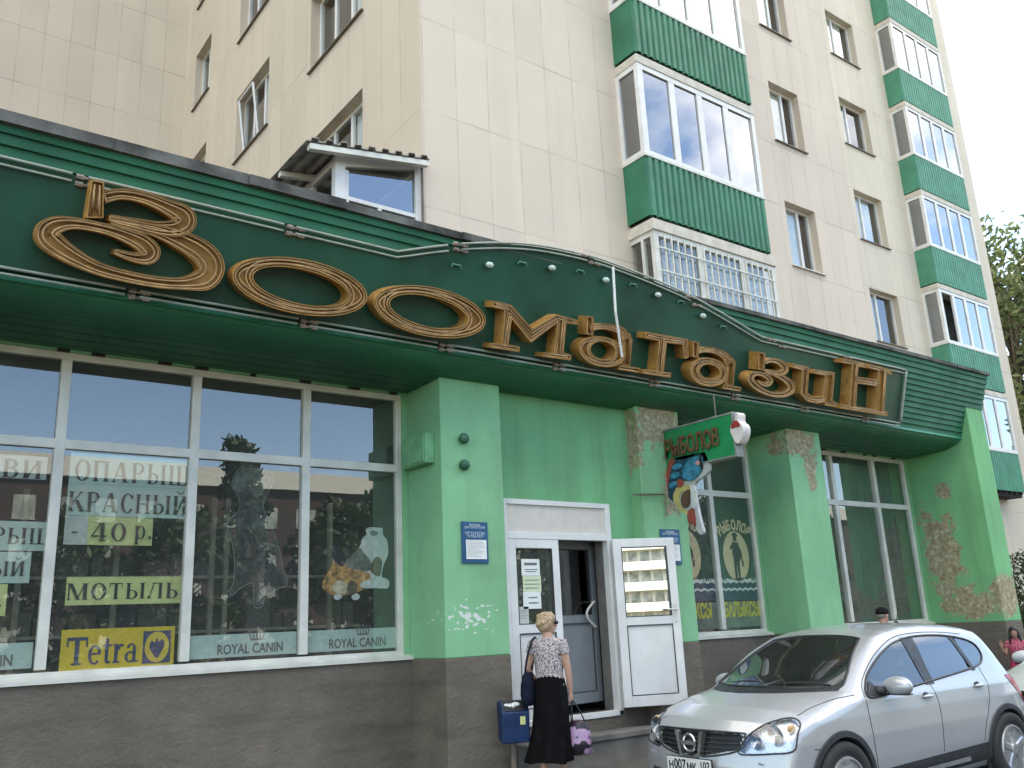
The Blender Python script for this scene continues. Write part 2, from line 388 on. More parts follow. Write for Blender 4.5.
mb = MB(); mb.box(16.9, 60, 9.25, 11.55, -.05, .30); struct('lawn', mb, mat('grass_soil', (.05, .075, .025), .95, var=.4, vs=5, bmp=.8))
# concrete porch steps under the entrance
mb = MB(); mb.box(5.99, 8.05, 7.93, 8.275, -.02, .49); part_steps = struct('entrance_steps', mb, M_conc)
mb = MB(); mb.box(5.985, 8.10, 7.905, 8.26, .46, .51); o = obj('step_edge', mb.mesh('step_edge', M_conc), part_steps)

# ------------------------------------------------------------------ walls with real openings
def wall(mp, u0, u1, v0, v1, holes, depth, thick=.35):
    mb = MB()
    us = sorted(set([u0, u1]+[h[0] for h in holes]+[h[1] for h in holes])); vs = sorted(set([v0, v1]+[h[2] for h in holes]+[h[3] for h in holes]))
    us = [u for u in us if u0 <= u <= u1]; vs = [v for v in vs if v0 <= v <= v1]
    for i in range(len(us)-1):
        for j in range(len(vs)-1):
            a, b, c, d = us[i], us[i+1], vs[j], vs[j+1]; cu, cv = (a+b)/2, (c+d)/2
            if any(h[0] < cu < h[1] and h[2] < cv < h[3] for h in holes): continue
            mb.quad(mp(a, c, 0), mp(b, c, 0), mp(b, d, 0), mp(a, d, 0))
    for a, b, c, d in holes:
        for (p, q) in ((((a, c), (b, c)),) if c > v0 else ())+(((b, c), (b, d)), ((b, d), (a, d)), ((a, d), (a, c))):
            mb.quad(mp(*p, 0), mp(*q, 0), mp(*q, depth), mp(*p, depth))
    return mb
def mbox(mb, mp, a, b, c, d, w0, w1):
    mb.hexa([mp(a, c, w0), mp(b, c, w0), mp(b, c, w1), mp(a, c, w1), mp(a, d, w0), mp(b, d, w0), mp(b, d, w1), mp(a, d, w1)])
def frame_bars(mp, a, b, c, d, w0, w1, t, mull=(), trans=(), tm=None):
    mb = MB(); tm = tm or t
    mbox(mb, mp, a, a+t, c, d, w0, w1); mbox(mb, mp, b-t, b, c, d, w0, w1)
    mbox(mb, mp, a+t, b-t, c, c+t, w0, w1); mbox(mb, mp, a+t, b-t, d-t, d, w0, w1)
    for f in mull:
        u = a+(b-a)*f; mbox(mb, mp, u-tm/2, u+tm/2, c+t, d-t, w0+.004, w1-.004)
    for f in trans:
        v = c+(d-c)*f; mbox(mb, mp, a+t, b-t, v-tm/2, v+tm/2, w0+.007, w1-.007)
    return mb
def flat_window(parent, mp, a, b, c, d, depth, mull=(), sillm=None, tilt=False, curtain=(0, 1), sheer=None):
    """recessed pvc window: frame > pane, sill, curtain, backing"""
    fr = part('window', frame_bars(mp, a, b, c, d, depth-.09, depth-.03, .055, mull, (), .075), M_pvc, parent)
    mb = MB(); mb.quad(mp(a, c, depth-.06), mp(b, c, depth-.06), mp(b, d, depth-.06), mp(a, d, depth-.06)); part('pane', mb, M_aglass, fr)
    mb = MB(); mb.hexa([mp(a-.04, c-.045, -.05), mp(b+.04, c-.045, -.05), mp(b+.04, c-.004, depth-.09), mp(a-.04, c-.004, depth-.09), mp(a-.04, c-.025, -.05), mp(b+.04, c-.025, -.05), mp(b+.04, c+.016, depth-.09), mp(a-.04, c+.016, depth-.09)]); part('sill', mb, sillm or M_metal, fr)
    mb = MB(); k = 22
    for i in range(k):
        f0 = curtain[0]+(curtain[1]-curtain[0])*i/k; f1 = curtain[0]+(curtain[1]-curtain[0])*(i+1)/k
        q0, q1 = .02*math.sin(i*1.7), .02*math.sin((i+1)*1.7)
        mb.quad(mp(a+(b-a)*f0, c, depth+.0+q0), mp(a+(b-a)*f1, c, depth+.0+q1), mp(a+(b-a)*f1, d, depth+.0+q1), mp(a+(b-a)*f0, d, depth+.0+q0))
    part('curtain', mb, M_curt_cloud, fr)  # in the middle section this sheet paints bright clouds reflected in the glass
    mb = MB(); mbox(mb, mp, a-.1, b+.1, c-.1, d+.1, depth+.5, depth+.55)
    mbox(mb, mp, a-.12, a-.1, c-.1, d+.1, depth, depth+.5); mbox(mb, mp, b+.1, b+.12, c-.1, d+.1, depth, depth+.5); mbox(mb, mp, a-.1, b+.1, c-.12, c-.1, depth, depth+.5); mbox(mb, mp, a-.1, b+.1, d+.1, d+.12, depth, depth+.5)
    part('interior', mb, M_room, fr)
    if tilt:
        mb = MB(); ua, ub = a+(b-a)*.52, b-.07; w = depth-.075
        for (p, q) in (((ua, c+.06, w), (ua, d-.06, w-.16)), ((ub, c+.06, w), (ub, d-.06, w-.16)), ((ua, d-.06, w-.16), (ub, d-.06, w-.16)), ((ua, c+.06, w), (ub, c+.06, w))):
            mb.tube([mp(*p), mp(*q)], .028, 6)
        part('tilted_sash', mb, M_pvc, fr)
    return fr
XC, YF = 5.405, 8.80                 # corner of the wing, plane of the nearest facade
Y1, Y2, YC = 9.80, 11.60, 19.79      # stepped-back sections and the court wall
X01, X12, XE = 11.86, 17.12, 27.6
ZT = 29.5
bld = thing('apartment_building', 'tall beige panel apartment block with green balconies above the pet shop', 'building', (14, 11, 0))
mpF = lambda Y: (lambda u, v, w: (u, Y+w, v))
mpS = lambda X: (lambda u, v, w: (X+w, u, v))
DEP = .26
# front section nearest the street corner (blank apart from its balcony column)
part('wall', wall(mpF(YF), XC, X01, 5.2, ZT, [], DEP).add([(X01, YF, 5.2), (X01, Y1, 5.2), (X01, Y1, ZT), (X01, YF, ZT)], [(0, 1, 2, 3)]), M_front, bld)
# middle section with single sash windows
sills1 = [5.65+2.8*k for k in range(8)]
h1 = [(14.62, 15.64, s, s+1.40) for s in sills1]
part('wall', wall(mpF(Y1), X01, X12, 5.2, ZT, h1, DEP).add([(X12, Y1, 0), (X12, Y2, 0), (X12, Y2, ZT), (X12, Y1, ZT)], [(0, 1, 2, 3)]), M_front, bld)
# far section with two sash windows
sills2 = [5.50+2.80*k for k in range(8)]
h2 = [(20.47, 21.80, s, s+1.42) for s in sills2]
part('wall', wall(mpF(Y2), X12, XE, 0, ZT, h2, DEP).add([(XE, Y2, 0), (XE, 24, 0), (XE, 24, ZT), (XE, Y2, ZT)], [(0, 1, 2, 3)]), M_far, bld)
# wing side facing the court, and the court wall behind
cols = [(17.85, 18.95), (14.22, 15.95), (10.45, 12.35)]
hs = [(a, b, s, s+1.44) for (a, b) in cols for s in [8.09+2.8*k for k in range(7)]]
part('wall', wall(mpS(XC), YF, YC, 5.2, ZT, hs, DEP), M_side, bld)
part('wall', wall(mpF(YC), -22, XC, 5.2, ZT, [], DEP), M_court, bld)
mb = MB(); mb.box(XC, X01, YF-.25, 24, ZT, ZT+.35); mb.box(X01+.003, X12, Y1-.25, 24, ZT+.003, ZT+.353); mb.box(X12+.003, XE+.2, Y2-.25, 24, ZT+.006, ZT+.356); mb.box(-22, XC-.003, YC-.25, 24, ZT+.009, ZT+.36); part('roof', mb, M_felt, bld)
for i, (a, b, c, d) in enumerate(h1[:6]): flat_window(bld, mpF(Y1), a, b, c, d, DEP, (.62,), M_browns if i != 1 else M_pvc_old, False, (0, .62))  # white curtains here stand in for cloud reflections in the panes
for i, (a, b, c, d) in enumerate(h2[:6]): flat_window(bld, mpF(Y2), a, b, c, d, DEP, (.40,), M_browns, False, (0, .36) if i % 2 else (0, .8))
for (a, b, c, d) in hs:
    if c > 20: continue
    wide = b-a > 1.2
    flat_window(bld, mpS(XC), a, b, c, d, DEP, (.36, .68) if wide else (.55,), M_browns, wide and 14 < a < 15 and c < 11.5, (.0, .35) if wide else (0, .3))

# ------------------------------------------------------------------ balconies (front face along X, attached to the wall behind)
def balcony(x0, x1, yf, yw, zrail, hpanel, nfront, nside, corr, opened=False, name='balcony', glaz_h=1.60):
    zp = zrail-hpanel
    pm = MB()
    def corrface(p, q, z0, z1, n, amp):
        p = np.array(p); q = np.array(q); d = q-p; nrm = np.array([d[1], -d[0]]); nrm = nrm/np.linalg.norm(nrm)
        pr = []
        for i in range(n):
            for f, k in ((0, 0), (.30, 0), (.42, 1), (.88, 1)):
                pr.append(p+d*((i+f)/n)+nrm*amp*k)
        pr.append(q)
        for a, b in zip(pr[:-1], pr[1:]): pm.quad((a[0], a[1], z0), (b[0], b[1], z0), (b[0], b[1], z1), (a[0], a[1], z1))
    corrface((x0, yf), (x1, yf), zp, zrail, int((x1-x0)/.13), .028)
    pm.box(x0-.005, x0+.02, yf+.002, yw, zp, zrail); pm.box(x1-.02, x1+.005, yf+.002, yw, zp, zrail)
    pm.box(x0, x1, yf+.03, yf+.05, zp, zrail)
    b = part(name, pm, corr, bld)
    mb = MB(); mb.box(x0-.02, x1+.02, yf-.035, yw, zrail+.002, zrail+.045); part('rail_cap', mb, M_pvc_old, b)
    mb = MB(); mb.box(x0+.05, x1-.05, yf+.06, yw, zp-.14, zp-.005)
    for i in range(9): xx = x0+.15+(x1-x0-.3)*i/8; mb.box(xx-.03, xx+.03, yf+.0, yf+.06, zp-.07, zp-.006)
    part('slab', mb, M_dark, b)
    z0, z1 = zrail+.047, zrail+glaz_h
    t = .075
    mb = MB()
    mb.box(x0-.01, x0+t+.03, yf-.02, yf+.06, z0, z1); mb.box(x1-t, x1+.01, yf-.02, yf+.06, z0, z1)
    mb.box(x0+t+.03, x1-t, yf-.015, yf+.05, z0, z0+.07); mb.box(x0+t+.03, x1-t, yf-.015, yf+.05, z1-.09, z1)
    xs = [x0+.10+(x1-x0-.18)*i/nfront for i in range(nfront+1)]
    for i in range(1, nfront): mb.box(xs[i]-.065, xs[i]+.065, yf-.012, yf+.045, z0+.07, z1-.09)
    mb.box(x0-.008, x0+.05, yf+.06, yw, z0, z0+.07); mb.box(x0-.008, x0+.05, yf+.06, yw, z1-.09, z1); mb.box(x0-.008, x0+.05, yw-.07, yw, z0+.07, z1-.09)
    mb.box(x1-.05, x1+.008, yf+.06, yw, z0, z0+.07); mb.box(x1-.05, x1+.008, yf+.06, yw, z1-.09, z1); mb.box(x1-.05, x1+.008, yw-.07, yw, z0+.07, z1-.09)
    part('glazing_frame', mb, M_pvc, b)
    for i in range(nfront):
        if opened and i == 0:
            mb = MB(); mb.box(xs[1]-.07-.62, xs[1]-.07, yf+.08, yf+.11, z0+.08, z1-.1); continue
        mb = MB(); mb.quad((xs[i]+.04, yf+.012, z0+.05), (xs[i+1]-.04, yf+.012, z0+.05), (xs[i+1]-.04, yf+.012, z1-.06), (xs[i]+.04, yf+.012, z1-.06)); part('pane', mb, M_bglass, b)
    for xx in (x0+.02, x1-.02):
        mb = MB(); mb.quad((xx, yf+.05, z0+.05), (xx, yw-.05, z0+.05), (xx, yw-.05, z1-.06), (xx, yf+.05, z1-.06)); part('pane', mb, M_bglass, b)
    mb = MB(); mb.box(x0-.02, x1+.02, yf-.03, yw, z1+.002, z1+.14); part('head_beam', mb, M_cream, b)
    mb = MB(); mb.box(x0+.06, x1-.06, yw-.06, yw-.03, zrail-.6, z1); part('back_wall', mb, M_room, b)
    return b
for k in range(4):
    balcony(9.03, 11.83, 8.33, YF, 8.47+2.8*k, .97, 4, 1, M_corr, glaz_h=1.62)
for k in range(6):
    balcony(23.10, 25.87, 11.13, Y2, 5.67+2.81*k, 1.05, 4, 1, M_corr2, opened=(k == 1), glaz_h=1.58)
# lowest near balcony: white lattice over lace curtains
x0, x1, yf, z0, z1 = 9.05, 11.86, 8.33, 5.75, 7.26
mb = MB(); mb.box(x0, x0+.09, yf-.02, yf+.06, z0, z1); mb.box(x1-.08, x1, yf-.02, yf+.06, z0, z1); mb.box(x0+.09, x1-.08, yf-.02, yf+.06, z1-.08, z1); mb.box(x0+.09, x1-.08, yf-.016, yf+.056, 6.30, 6.36)
for f in (.36, .72): xx = x0+(x1-x0)*f; mb.box(xx-.05, xx+.05, yf-.018, yf+.058, z0, z1-.08)
mb.box(x0, x0+.06, yf+.06, YF, z1-.08, z1); mb.box(x0, x0+.06, yf+.06, YF, 6.30, 6.36); mb.box(x0, x0+.06, YF-.26, YF-.21, z0, z1-.08)
lb = part('balcony', mb, M_pvc_old, bld)
mb = MB(); mb.box(x0-.03, x1+.03, yf-.05, YF, z1+.002, z1+.17); part('head_beam', mb, M_cream, lb)
mb = MB(); n = 19
for i in range(1, n): xx = x0+.06+(x1-x0-.1)*i/n; mb.box(xx-.011, xx+.011, yf-.045, yf-.022, z0, z1-.05)
for z in (6.62, 6.98): mb.box(x0+.06, x1-.05, yf-.060, yf-.047, z-.010, z+.010)
part('lattice', mb, M_pvc_old, lb)
mb = MB()
for i in range(90):
    a, b2 = x0+.1+(x1-x0-.2)*i/90, x0+.1+(x1-x0-.2)*(i+1)/90
    mb.quad((a, yf+.13+.03*math.sin(i*.9), z0), (b2, yf+.13+.03*math.sin((i+1)*.9), z0), (b2, yf+.13+.03*math.sin((i+1)*.9), z1-.02), (a, yf+.13+.03*math.sin(i*.9), z1-.02))
lace, lt, lp = newmat('lace')
lt.links.new(ramp(lt, noise(lt, 14, 3), [(.35, (.42, .42, .40)), (.6, (.74, .73, .69))]), lp.inputs['Base Color']); lp.inputs['Roughness'].default_value = .9
part('lace_curtain', mb, lace, lb, True)
mb = MB(); mb.quad((x0+.05, yf+.02, z0), (x1-.05, yf+.02, z0), (x1-.05, yf+.02, z1-.05), (x0+.05, yf+.02, z1-.05)); mb.quad((x0+.03, yf+.04, z0), (x0+.03, YF, z0), (x0+.03, YF, z1-.05), (x0+.03, yf+.04, z1-.05)); part('pane', mb, M_aglass, lb)
mb = MB(); mb.box(x0+.08, x1-.08, YF-.05, YF-.02, z0, z1); part('back_wall', mb, M_room, lb)

# glazed balcony with a tin awning on the court side of the wing
p0 = onY(336, 200, YF)[0]
gx0, gx1, gy0, gy1 = p0, XC-.012, 8.82, 10.6
gz0, gz1l, gz1r = 6.0, onY(338, 154, 8.8)[2], onY(418, 161, 8.8)[2]
mb = MB()
mb.hexa([(gx0, gy0, gz0), (gx0+.13, gy0, gz0), (gx0+.13, gy0+.1, gz0), (gx0, gy0+.1, gz0), (gx0, gy0, gz1l), (gx0+.13, gy0, gz1l+.02), (gx0+.13, gy0+.1, gz1l+.02), (gx0, gy0+.1, gz1l)])
mb.box(gx1-.09, gx1, gy0, gy0+.1, gz0, gz1r)
mb.hexa([(gx0+.13, gy0+.004, gz1l-.12), (gx1-.09, gy0+.004, gz1r-.12), (gx1-.09, gy0+.09, gz1r-.12), (gx0+.13, gy0+.09, gz1l-.12), (gx0+.13, gy0+.004, gz1l), (gx1-.09, gy0+.004, gz1r), (gx1-.09, gy0+.09, gz1r), (gx0+.13, gy0+.09, gz1l)])
mb.box(gx0+.13, gx1-.09, gy0+.010, gy0+.085, 6.72, 6.77)
mb.box((gx0+gx1)/2-.02, (gx0+gx1)/2+.03, gy0+.014, gy0+.08, gz0, 6.72)
mb.box(gx0+.13, gx0+.18, gy0+.012, gy0+.088, gz0, gz1l-.16)
for yy in (9.5, 10.2): mb.box(gx0, gx0+.07, yy, yy+.07, gz0, gz1l-.1)
mb.box(gx0, gx0+.08, gy0+.1, gy1, gz1l-.12, gz1l-.02); mb.box(gx0+.006, gx0+.07, gy0+.1, gy1, 6.72, 6.77)
gb = part('corner_balcony', mb, M_pvc, bld)
mb = MB(); mb.quad((gx0+.15, gy0+.04, gz0), (gx1-.05, gy0+.04, gz0), (gx1-.05, gy0+.04, gz1r-.06), (gx0+.15, gy0+.04, gz1l-.06)); part('pane', mb, M_bglass, gb)
mb = MB(); mb.quad((gx0+.035, gy0+.1, gz0), (gx0+.035, gy1, gz0), (gx0+.035, gy1, gz1l-.1), (gx0+.035, gy0+.1, gz1l-.1)); part('pane', mb, M_bglass, gb)
mb = MB(); nw = 9          # corrugated tin awning sloping down away from the wall
za, zb = onY(306, 140, 8.62)[2], onY(422, 157, 8.62)[2]; xa, xb = onY(306, 140, 8.62)[0], XC-.012
pr = []
yy0, yy1 = 8.60, 10.9
for i in range(nw):
    for f, k in ((0, 0), (.28, 0), (.36, 1), (.78, 1), (.86, 0)): pr.append((xa+(xb-xa)*(i+f)/nw, k*.045))
pr.append((xb, 0))
for (a, ka), (b2, kb) in zip(pr[:-1], pr[1:]):
    A = za+(zb-za)*(a-xa)/(xb-xa)+ka; B = za+(zb-za)*(b2-xa)/(xb-xa)+kb
    mb.hexa([(a, yy0, A-.012), (b2, yy0, B-.012), (b2, yy1, B-.012), (a, yy1, A-.012), (a, yy0, A), (b2, yy0, B), (b2, yy1, B), (a, yy1, A)])
part('awning', mb, mat('tin_awning', (.34, .31, .27), .5, metal=.2, var=.3), gb)
mb = MB()
mb.hexa([(xa+.05, yy0+.02, za-.09), (xb, yy0+.02, zb-.09), (xb, yy0+.10, zb-.09), (xa+.05, yy0+.10, za-.09), (xa+.05, yy0+.02, za-.02), (xb, yy0+.02, zb-.02), (xb, yy0+.10, zb-.02), (xa+.05, yy0+.10, za-.02)])
for yy in (9.4, 10.2): mb.hexa([(xa+.02, yy, za-.085), (xb, yy, zb-.085), (xb, yy+.07, zb-.085), (xa+.02, yy+.07, za-.085), (xa+.02, yy, za-.02), (xb, yy, zb-.02), (xb, yy+.07, zb-.02), (xa+.02, yy+.07, za-.02)])
part('awning_batten', mb, M_pvc_old, gb)
mb = MB(); mb.tube([(XC-.03, 8.77, 5.9), (XC-.03, 8.77, 7.55)], .018, 6); part('drain_pipe', mb, M_browns, gb)
mb = MB(); mb.box(gx0+.2, XC-.02, 10.58, 10.6, gz0, gz1l-.2); part('back_wall', mb, M_room, gb)

# ------------------------------------------------------------------ the shop
shop = thing('pet_shop_building', 'low green shop front with dark plinth, large windows and an overhanging green canopy', 'shop', (8, 8.8, 0))
ZS, ZH = 1.47, 4.40
WL = (-.95, 5.06, ZS, 4.385); W2 = (8.93, 11.27, ZS, 4.385); W3 = (12.10, 15.80, ZS, 4.385)
YD = 8.28
wallm = plaster('green_plaster_bays', GREEN)
mb = wall(mpF(YF), -3, 16.42, .1, 4.6, [WL, (5.15, 8.9, .1, 4.6), W2, W3], .12)
mb.cur = 0
part('wall', mb, wallm, shop)
# pilasters: four, each with its own wear
P1 = plaster('green_plaster_corner', GREEN, [], .25, [(5.45, 8.08, 1.82, .42, .6, .20)])
P2 = plaster('green_plaster_worn', GREEN, [(8.55, 8.1, 4.25, .52, .5, .42), (8.75, 8.1, 3.55, .22, .5, .60), (8.1, 8.2, 4.0, .20, .4, .42)], .4)
P3 = plaster('green_plaster_patchy', GREEN, [(11.62, 8.08, 4.22, .46, .2, .28), (11.8, 8.08, 3.85, .16, .2, .36), (11.3, 8.3, 4.2, .2, .26, .2)], .3)
P4 = plaster('green_plaster_flaking', (.165, .45, .20), [(15.85, 8.40, 2.60, .3, .42, .88), (15.85, 8.05, 1.76, .3, .62, .34), (16.1, 7.52, 1.85, .55, .2, .40), (15.85, 8.2, 3.7, .2, .16, .16)], .45)
for (a, b, y, m, zt) in ((5.12, 5.94, 8.08, P1, 4.62), (8.13, 8.93, 8.08, P2, 4.62), (11.29, 12.12, 8.08, P3, 4.62), (15.84, 16.43, 7.52, P4, 5.42)):
    mb = MB(); mb.box(a, b, y, YF-.002 if b < 16 else 9.2, 1.43, zt); part('pilaster', mb, m, shop, bevel=.012)
    mb = MB(); mb.box(a-.004, b+.004, y-.006, YF-.003 if b < 16 else 9.2, -.02, 1.43); part('plinth', mb, M_plinth, shop, bevel=.01)
# entrance wall between the first two pilasters
DX0, DX1, DZ0, DZ1 = 6.06, 7.72, .70, 3.15
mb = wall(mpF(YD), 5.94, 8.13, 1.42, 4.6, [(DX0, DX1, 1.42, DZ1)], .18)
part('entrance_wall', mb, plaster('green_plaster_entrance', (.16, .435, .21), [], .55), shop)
mb = MB(); mb.box(5.945, DX0-.002, YD-.004, YD+.3, -.02, 1.43); mb.box(DX1+.002, 8.128, YD-.004, YD+.3, -.02, 1.43); mb.box(DX0-.002, DX1+.002, YD-.002, YD+.35, -.02, .655); part('plinth', mb, M_plinth, shop)
for a, b in ((-3, 5.116), (8.936, 11.284), (12.126, 15.834)):
    mb = MB(); mb.box(a, b, YF-.03, YF+.1, -.02, 1.425); part('plinth', mb, M_plinth, shop)
# right end wall and roof
mb = MB(); mb.box(16.40, 16.425, 9.2, 20, 0, 5.6); mb.box(-3.02, -3, 8.8, 19.7, 0, 5.6); part('end_wall', mb, wallm, shop)
mb = MB(); mb.box(-8, XC-.02, 7.9, YC-.02, 5.70, 5.80); mb.box(XC, 16.42, 7.9, 8.79, 5.698, 5.798); mb.box(11.9, 16.42, 8.795, 9.79, 5.69, 5.79); part('roof', mb, M_felt, shop)
# shop interior
mb = MB()
mb.box(-3, 16.4, 12.6, 12.7, 0, 4.6); mb.box(-3, 16.4, 8.95, 12.6, .9, 1.0); mb.box(-3, 16.4, 8.95, 12.6, 4.45, 4.55)
mb.box(5.5, 5.6, 8.95, 12.6, 1, 4.45); mb.box(8.9, 9.0, 8.95, 12.6, 1, 4.45); mb.box(-3, -2.9, 8.95, 12.6, 1, 4.45); mb.box(11.6, 11.7, 8.95, 12.6, 1, 4.45)
part('interior', mb, M_roomd, shop)

# big display windows
def shop_window(a, b, c, d, mulls, ztr, sill=True, extra=()):
    w0, w1 = .03, .10
    mb = MB(); t = .07
    mp = mpF(YF)
    mbox(mb, mp, a, a+t, c, d, w0, w1); mbox(mb, mp, b-t, b, c, d, w0, w1); mbox(mb, mp, a+t, b-t, c, c+t-.02, w0, w1); mbox(mb, mp, a+t, b-t, d-t, d, w0, w1)
    for u in mulls: mbox(mb, mp, u-.044, u+.044, c+t, d-t, w0-.008, w1)
    mbox(mb, mp, a+t, b-t, ztr-.045, ztr+.045, w0-.004, w1-.004)
    fr = part('window', mb, M_pvc_old, shop, bevel=.006)
    us = [a+.03]+list(mulls)+[b-.03]
    for i in range(len(us)-1):
        for (z0, z1) in ((c+.03, ztr), (ztr, d-.03)):
            mb = MB(); j = random.uniform(-.003, .003); k = random.uniform(-.003, .003)
            mb.quad((us[i], YF+.065+j, z0), (us[i+1], YF+.065-j, z0), (us[i+1], YF+.065-j+k, z1), (us[i], YF+.065+j+k, z1)); part('pane', mb, M_glass, fr)
    if sill:
        mb = MB(); mb.hexa([(a-.05, YF-.06, c-.045), (b+.10, YF-.06, c-.045), (b+.10, YF+.03, c-.03), (a-.05, YF+.03, c-.03), (a-.05, YF-.06, c-.015), (b+.10, YF-.06, c-.015), (b+.10, YF+.03, c+.012), (a-.05, YF+.03, c+.012)]); part('sill', mb, M_pvc_old, fr)
    random.seed(3)
    for i in range(int((b-a)/.5)):
        mb = MB(); u = a+.25+i*.5+random.uniform(-.15, .15); mb.box(u, u+random.uniform(.06, .16), YF-.004, YF+.03, d-.004, d+random.uniform(.01, .03)); part('head_packing', mb, M_dark, fr)
    return fr
mull2 = [onY(707, 470, YF+.05)[0]]
mull3 = [onY(835, 500, YF+.05)[0], onY(877, 500, YF+.05)[0]]
shop_window(*WL, (.30, 1.50, 2.71, 3.895), 3.515)
shop_window(*W2, (mull2[0]-1.17, mull2[0]), 3.50)
shop_window(*W3, (mull3[0], mull3[1]), 3.50)
# entrance: frame, left leaf, inner grey door, open right leaf
mp = mpF(YD)
mb = MB()
mbox(mb, mp, DX0, DX0+.055, DZ0, DZ1, -.012, .09); mbox(mb, mp, DX1-.075, DX1, DZ0, DZ1, -.012, .09)
mbox(mb, mp, DX0+.055, DX1-.075, DZ1-.06, DZ1, -.012, .09); mbox(mb, mp, DX0+.055, DX1-.075, 2.69, 2.77, -.012, .09)
mbox(mb, mp, DX0+.055, DX1-.075, DZ0-.05, DZ0+.01, -.02, .09)
ent = part('entrance_frame', mb, M_pvc, shop, bevel=.005)
mb = MB(); mbox(mb, mp, DX0+.05, DX1-.07, 2.77, 3.10, .02, .05); part('transom_panel', mb, mat('transom_board', (.66, .61, .54), .5, var=.06), ent)
def leaf(w, h, hinge_left=True):
    f = MB(); t = .105
    f.box(0, t, -.035, .035, 0, h); f.box(w-t, w, -.035, .035, 0, h); f.box(t, w-t, -.035, .035, 0, t+.02); f.box(t, w-t, -.035, .035, h-t, h); f.box(t, w-t, -.033, .033, .93, 1.03)
    g = MB(); g.box(t-.01, w-t+.01, -.008, .008, 1.02, h-t+.01)
    pn = MB(); pn.box(t-.005, w-t+.005, -.018, .018, t+.01, .935)
    ln = MB()
    for (a, b, c, d) in ((t, t+.008, .14, .92), (w-t-.008, w-t, .14, .92), (t, w-t, .125, .135), (t, w-t, .92, .93), (t, t+.008, 1.03, h-t), (w-t-.008, w-t, 1.03, h-t), (t, w-t, 1.03, 1.038), (t, w-t, h-t-.008, h-t)): ln.box(a, b, -.037, .037, c, d)
    return f, g, pn, ln
def place(mb_, o, ang):
    c, s_ = math.cos(ang), math.sin(ang); mb_.v = [(o[0]+x*c-y*s_, o[1]+x*s_+y*c, o[2]+z) for x, y, z in mb_.v]; return mb_
M_gask = mat('gasket', (.05, .05, .05), .6, var=0)
M_greydoor = mat('grey_door', (.24, .26, .27), .5, var=.06)
def add_leaf(w, h, o, ang, m, gm, handle=None, pull=None):
    f, g, pn, ln = leaf(w, h)
    d = part('door_leaf', place(f, o, ang), m, ent, bevel=.006)
    part('pane', place(g, o, ang), gm, d); part('panel', place(pn, o, ang), m, d); part('gasket', place(ln, o, ang), M_gask, d)
    if handle is not None:
        hb = MB()
        for s_ in (-1, 1): hb.box(handle-.02, handle+.02, s_*.04-.006, s_*.04+.006, .95, 1.17); hb.tube([(handle, s_*.04, 1.10), (handle, s_*.085, 1.10), (handle-.12*math.copysign(1, handle-w/2), s_*.09, 1.10)], .011, 8)
        part('handle', place(hb, o, ang), M_pvc_old, d)
    if pull is not None:
        hb = MB(); pts = [(pull, -.035, .88), (pull-.02, -.09, .88)]+[(pull-.15*math.sin(PI*i/10)-.03, -.10, .88+.30*i/10) for i in range(11)]+[(pull-.02, -.09, 1.18), (pull, -.035, 1.18)]
        hb.tube(pts, .015, 8); part('pull_handle', place(hb, o, ang), M_pvc_old, d)
    return d
add_leaf(.74, 1.985, (DX0+.06, YD+.03, .705), 0, M_pvc, M_glass)
od = add_leaf(.80, 1.97, (7.665, 8.215, .735), math.radians(-25), M_pvc, M_dglass, handle=.74)
# vestibule behind the opening with the inner grey door standing ajar
add_leaf(.80, 1.93, (6.95, 8.60, .79), math.radians(6), M_greydoor, glassmat('grey_glass', (.35, .38, .38), .08), pull=.70)
mb = MB(); mb.box(DX0, DX1+.35, YD+.05, 9.6, .60, .69); mb.box(DX0-.05, DX0-.02, YD+.1, 9.6, .6, 3); mb.box(DX1+.3, DX1+.33, YD+.1, 9.6, .6, 3.0); mb.box(DX0, DX1+.3, 9.55, 9.6, .6, 3); mb.box(DX0, DX1+.3, YD+.1, 9.6, 2.95, 3.0)
part('vestibule', mb, mat('vestibule_wall', (.07, .07, .068), .8, var=.2), ent)
mb = MB(); mb.box(DX1-.074, DX1-.06, YD+.09, 8.52, .70, 2.9); part('jamb_lining', mb, mat('jamb', (.16, .15, .135), .7, var=.15), ent)

# canopy: lap siding on the leaning front, curved soffit, roof edge
X0C, X1C = -8.0, 16.43
prof = []
s_top = 1.22; ns = 13
def canopy_profile():
    P = []
    for i in range(ns):           # from the top down
        s1 = s_top-i*(s_top/ns); s0 = s_top-(i+1)*(s_top/ns)
        a = pl(0, s1, -.004); b = pl(0, s0+.014, .020); c = pl(0, s0+.006, .020); d = pl(0, s0+.006, -.004)
        P += [(a[1], a[2]), (b[1], b[2]), (c[1], c[2]), (d[1], d[2])]
    return P
prof = canopy_profile()
mb = MB(); n = len(prof)
mb.add([(X0C, y, z) for y, z in prof]+[(X1C, y, z) for y, z in prof], [(i, i+1, n+i+1, n+i) for i in range(n-1)])
endp = [pl(0, 0, 0)[1:], pl(0, s_top, 0)[1:], (8.9, 5.75), (8.9, 4.7)]
mb.add([(X1C, y, z) for y, z in endp], [(0, 1, 2, 3)])
can = part('canopy', mb, M_siding, shop)
cs = catmull([(7.71, 4.60), (7.735, 4.545), (7.82, 4.49), (7.95, 4.45), (8.13, 4.42), (8.5, 4.41), (8.86, 4.405)], 2)
sp_ = []
for i, p in enumerate(cs[:-1]):
    q = cs[i+1]; sp_ += [(p[0], p[1]), (p[0]*.12+q[0]*.88, p[1]*.12+q[1]*.88), (p[0]*.10+q[0]*.90, p[1]*.10+q[1]*.90+.022), (q[0], q[1]+.022)]
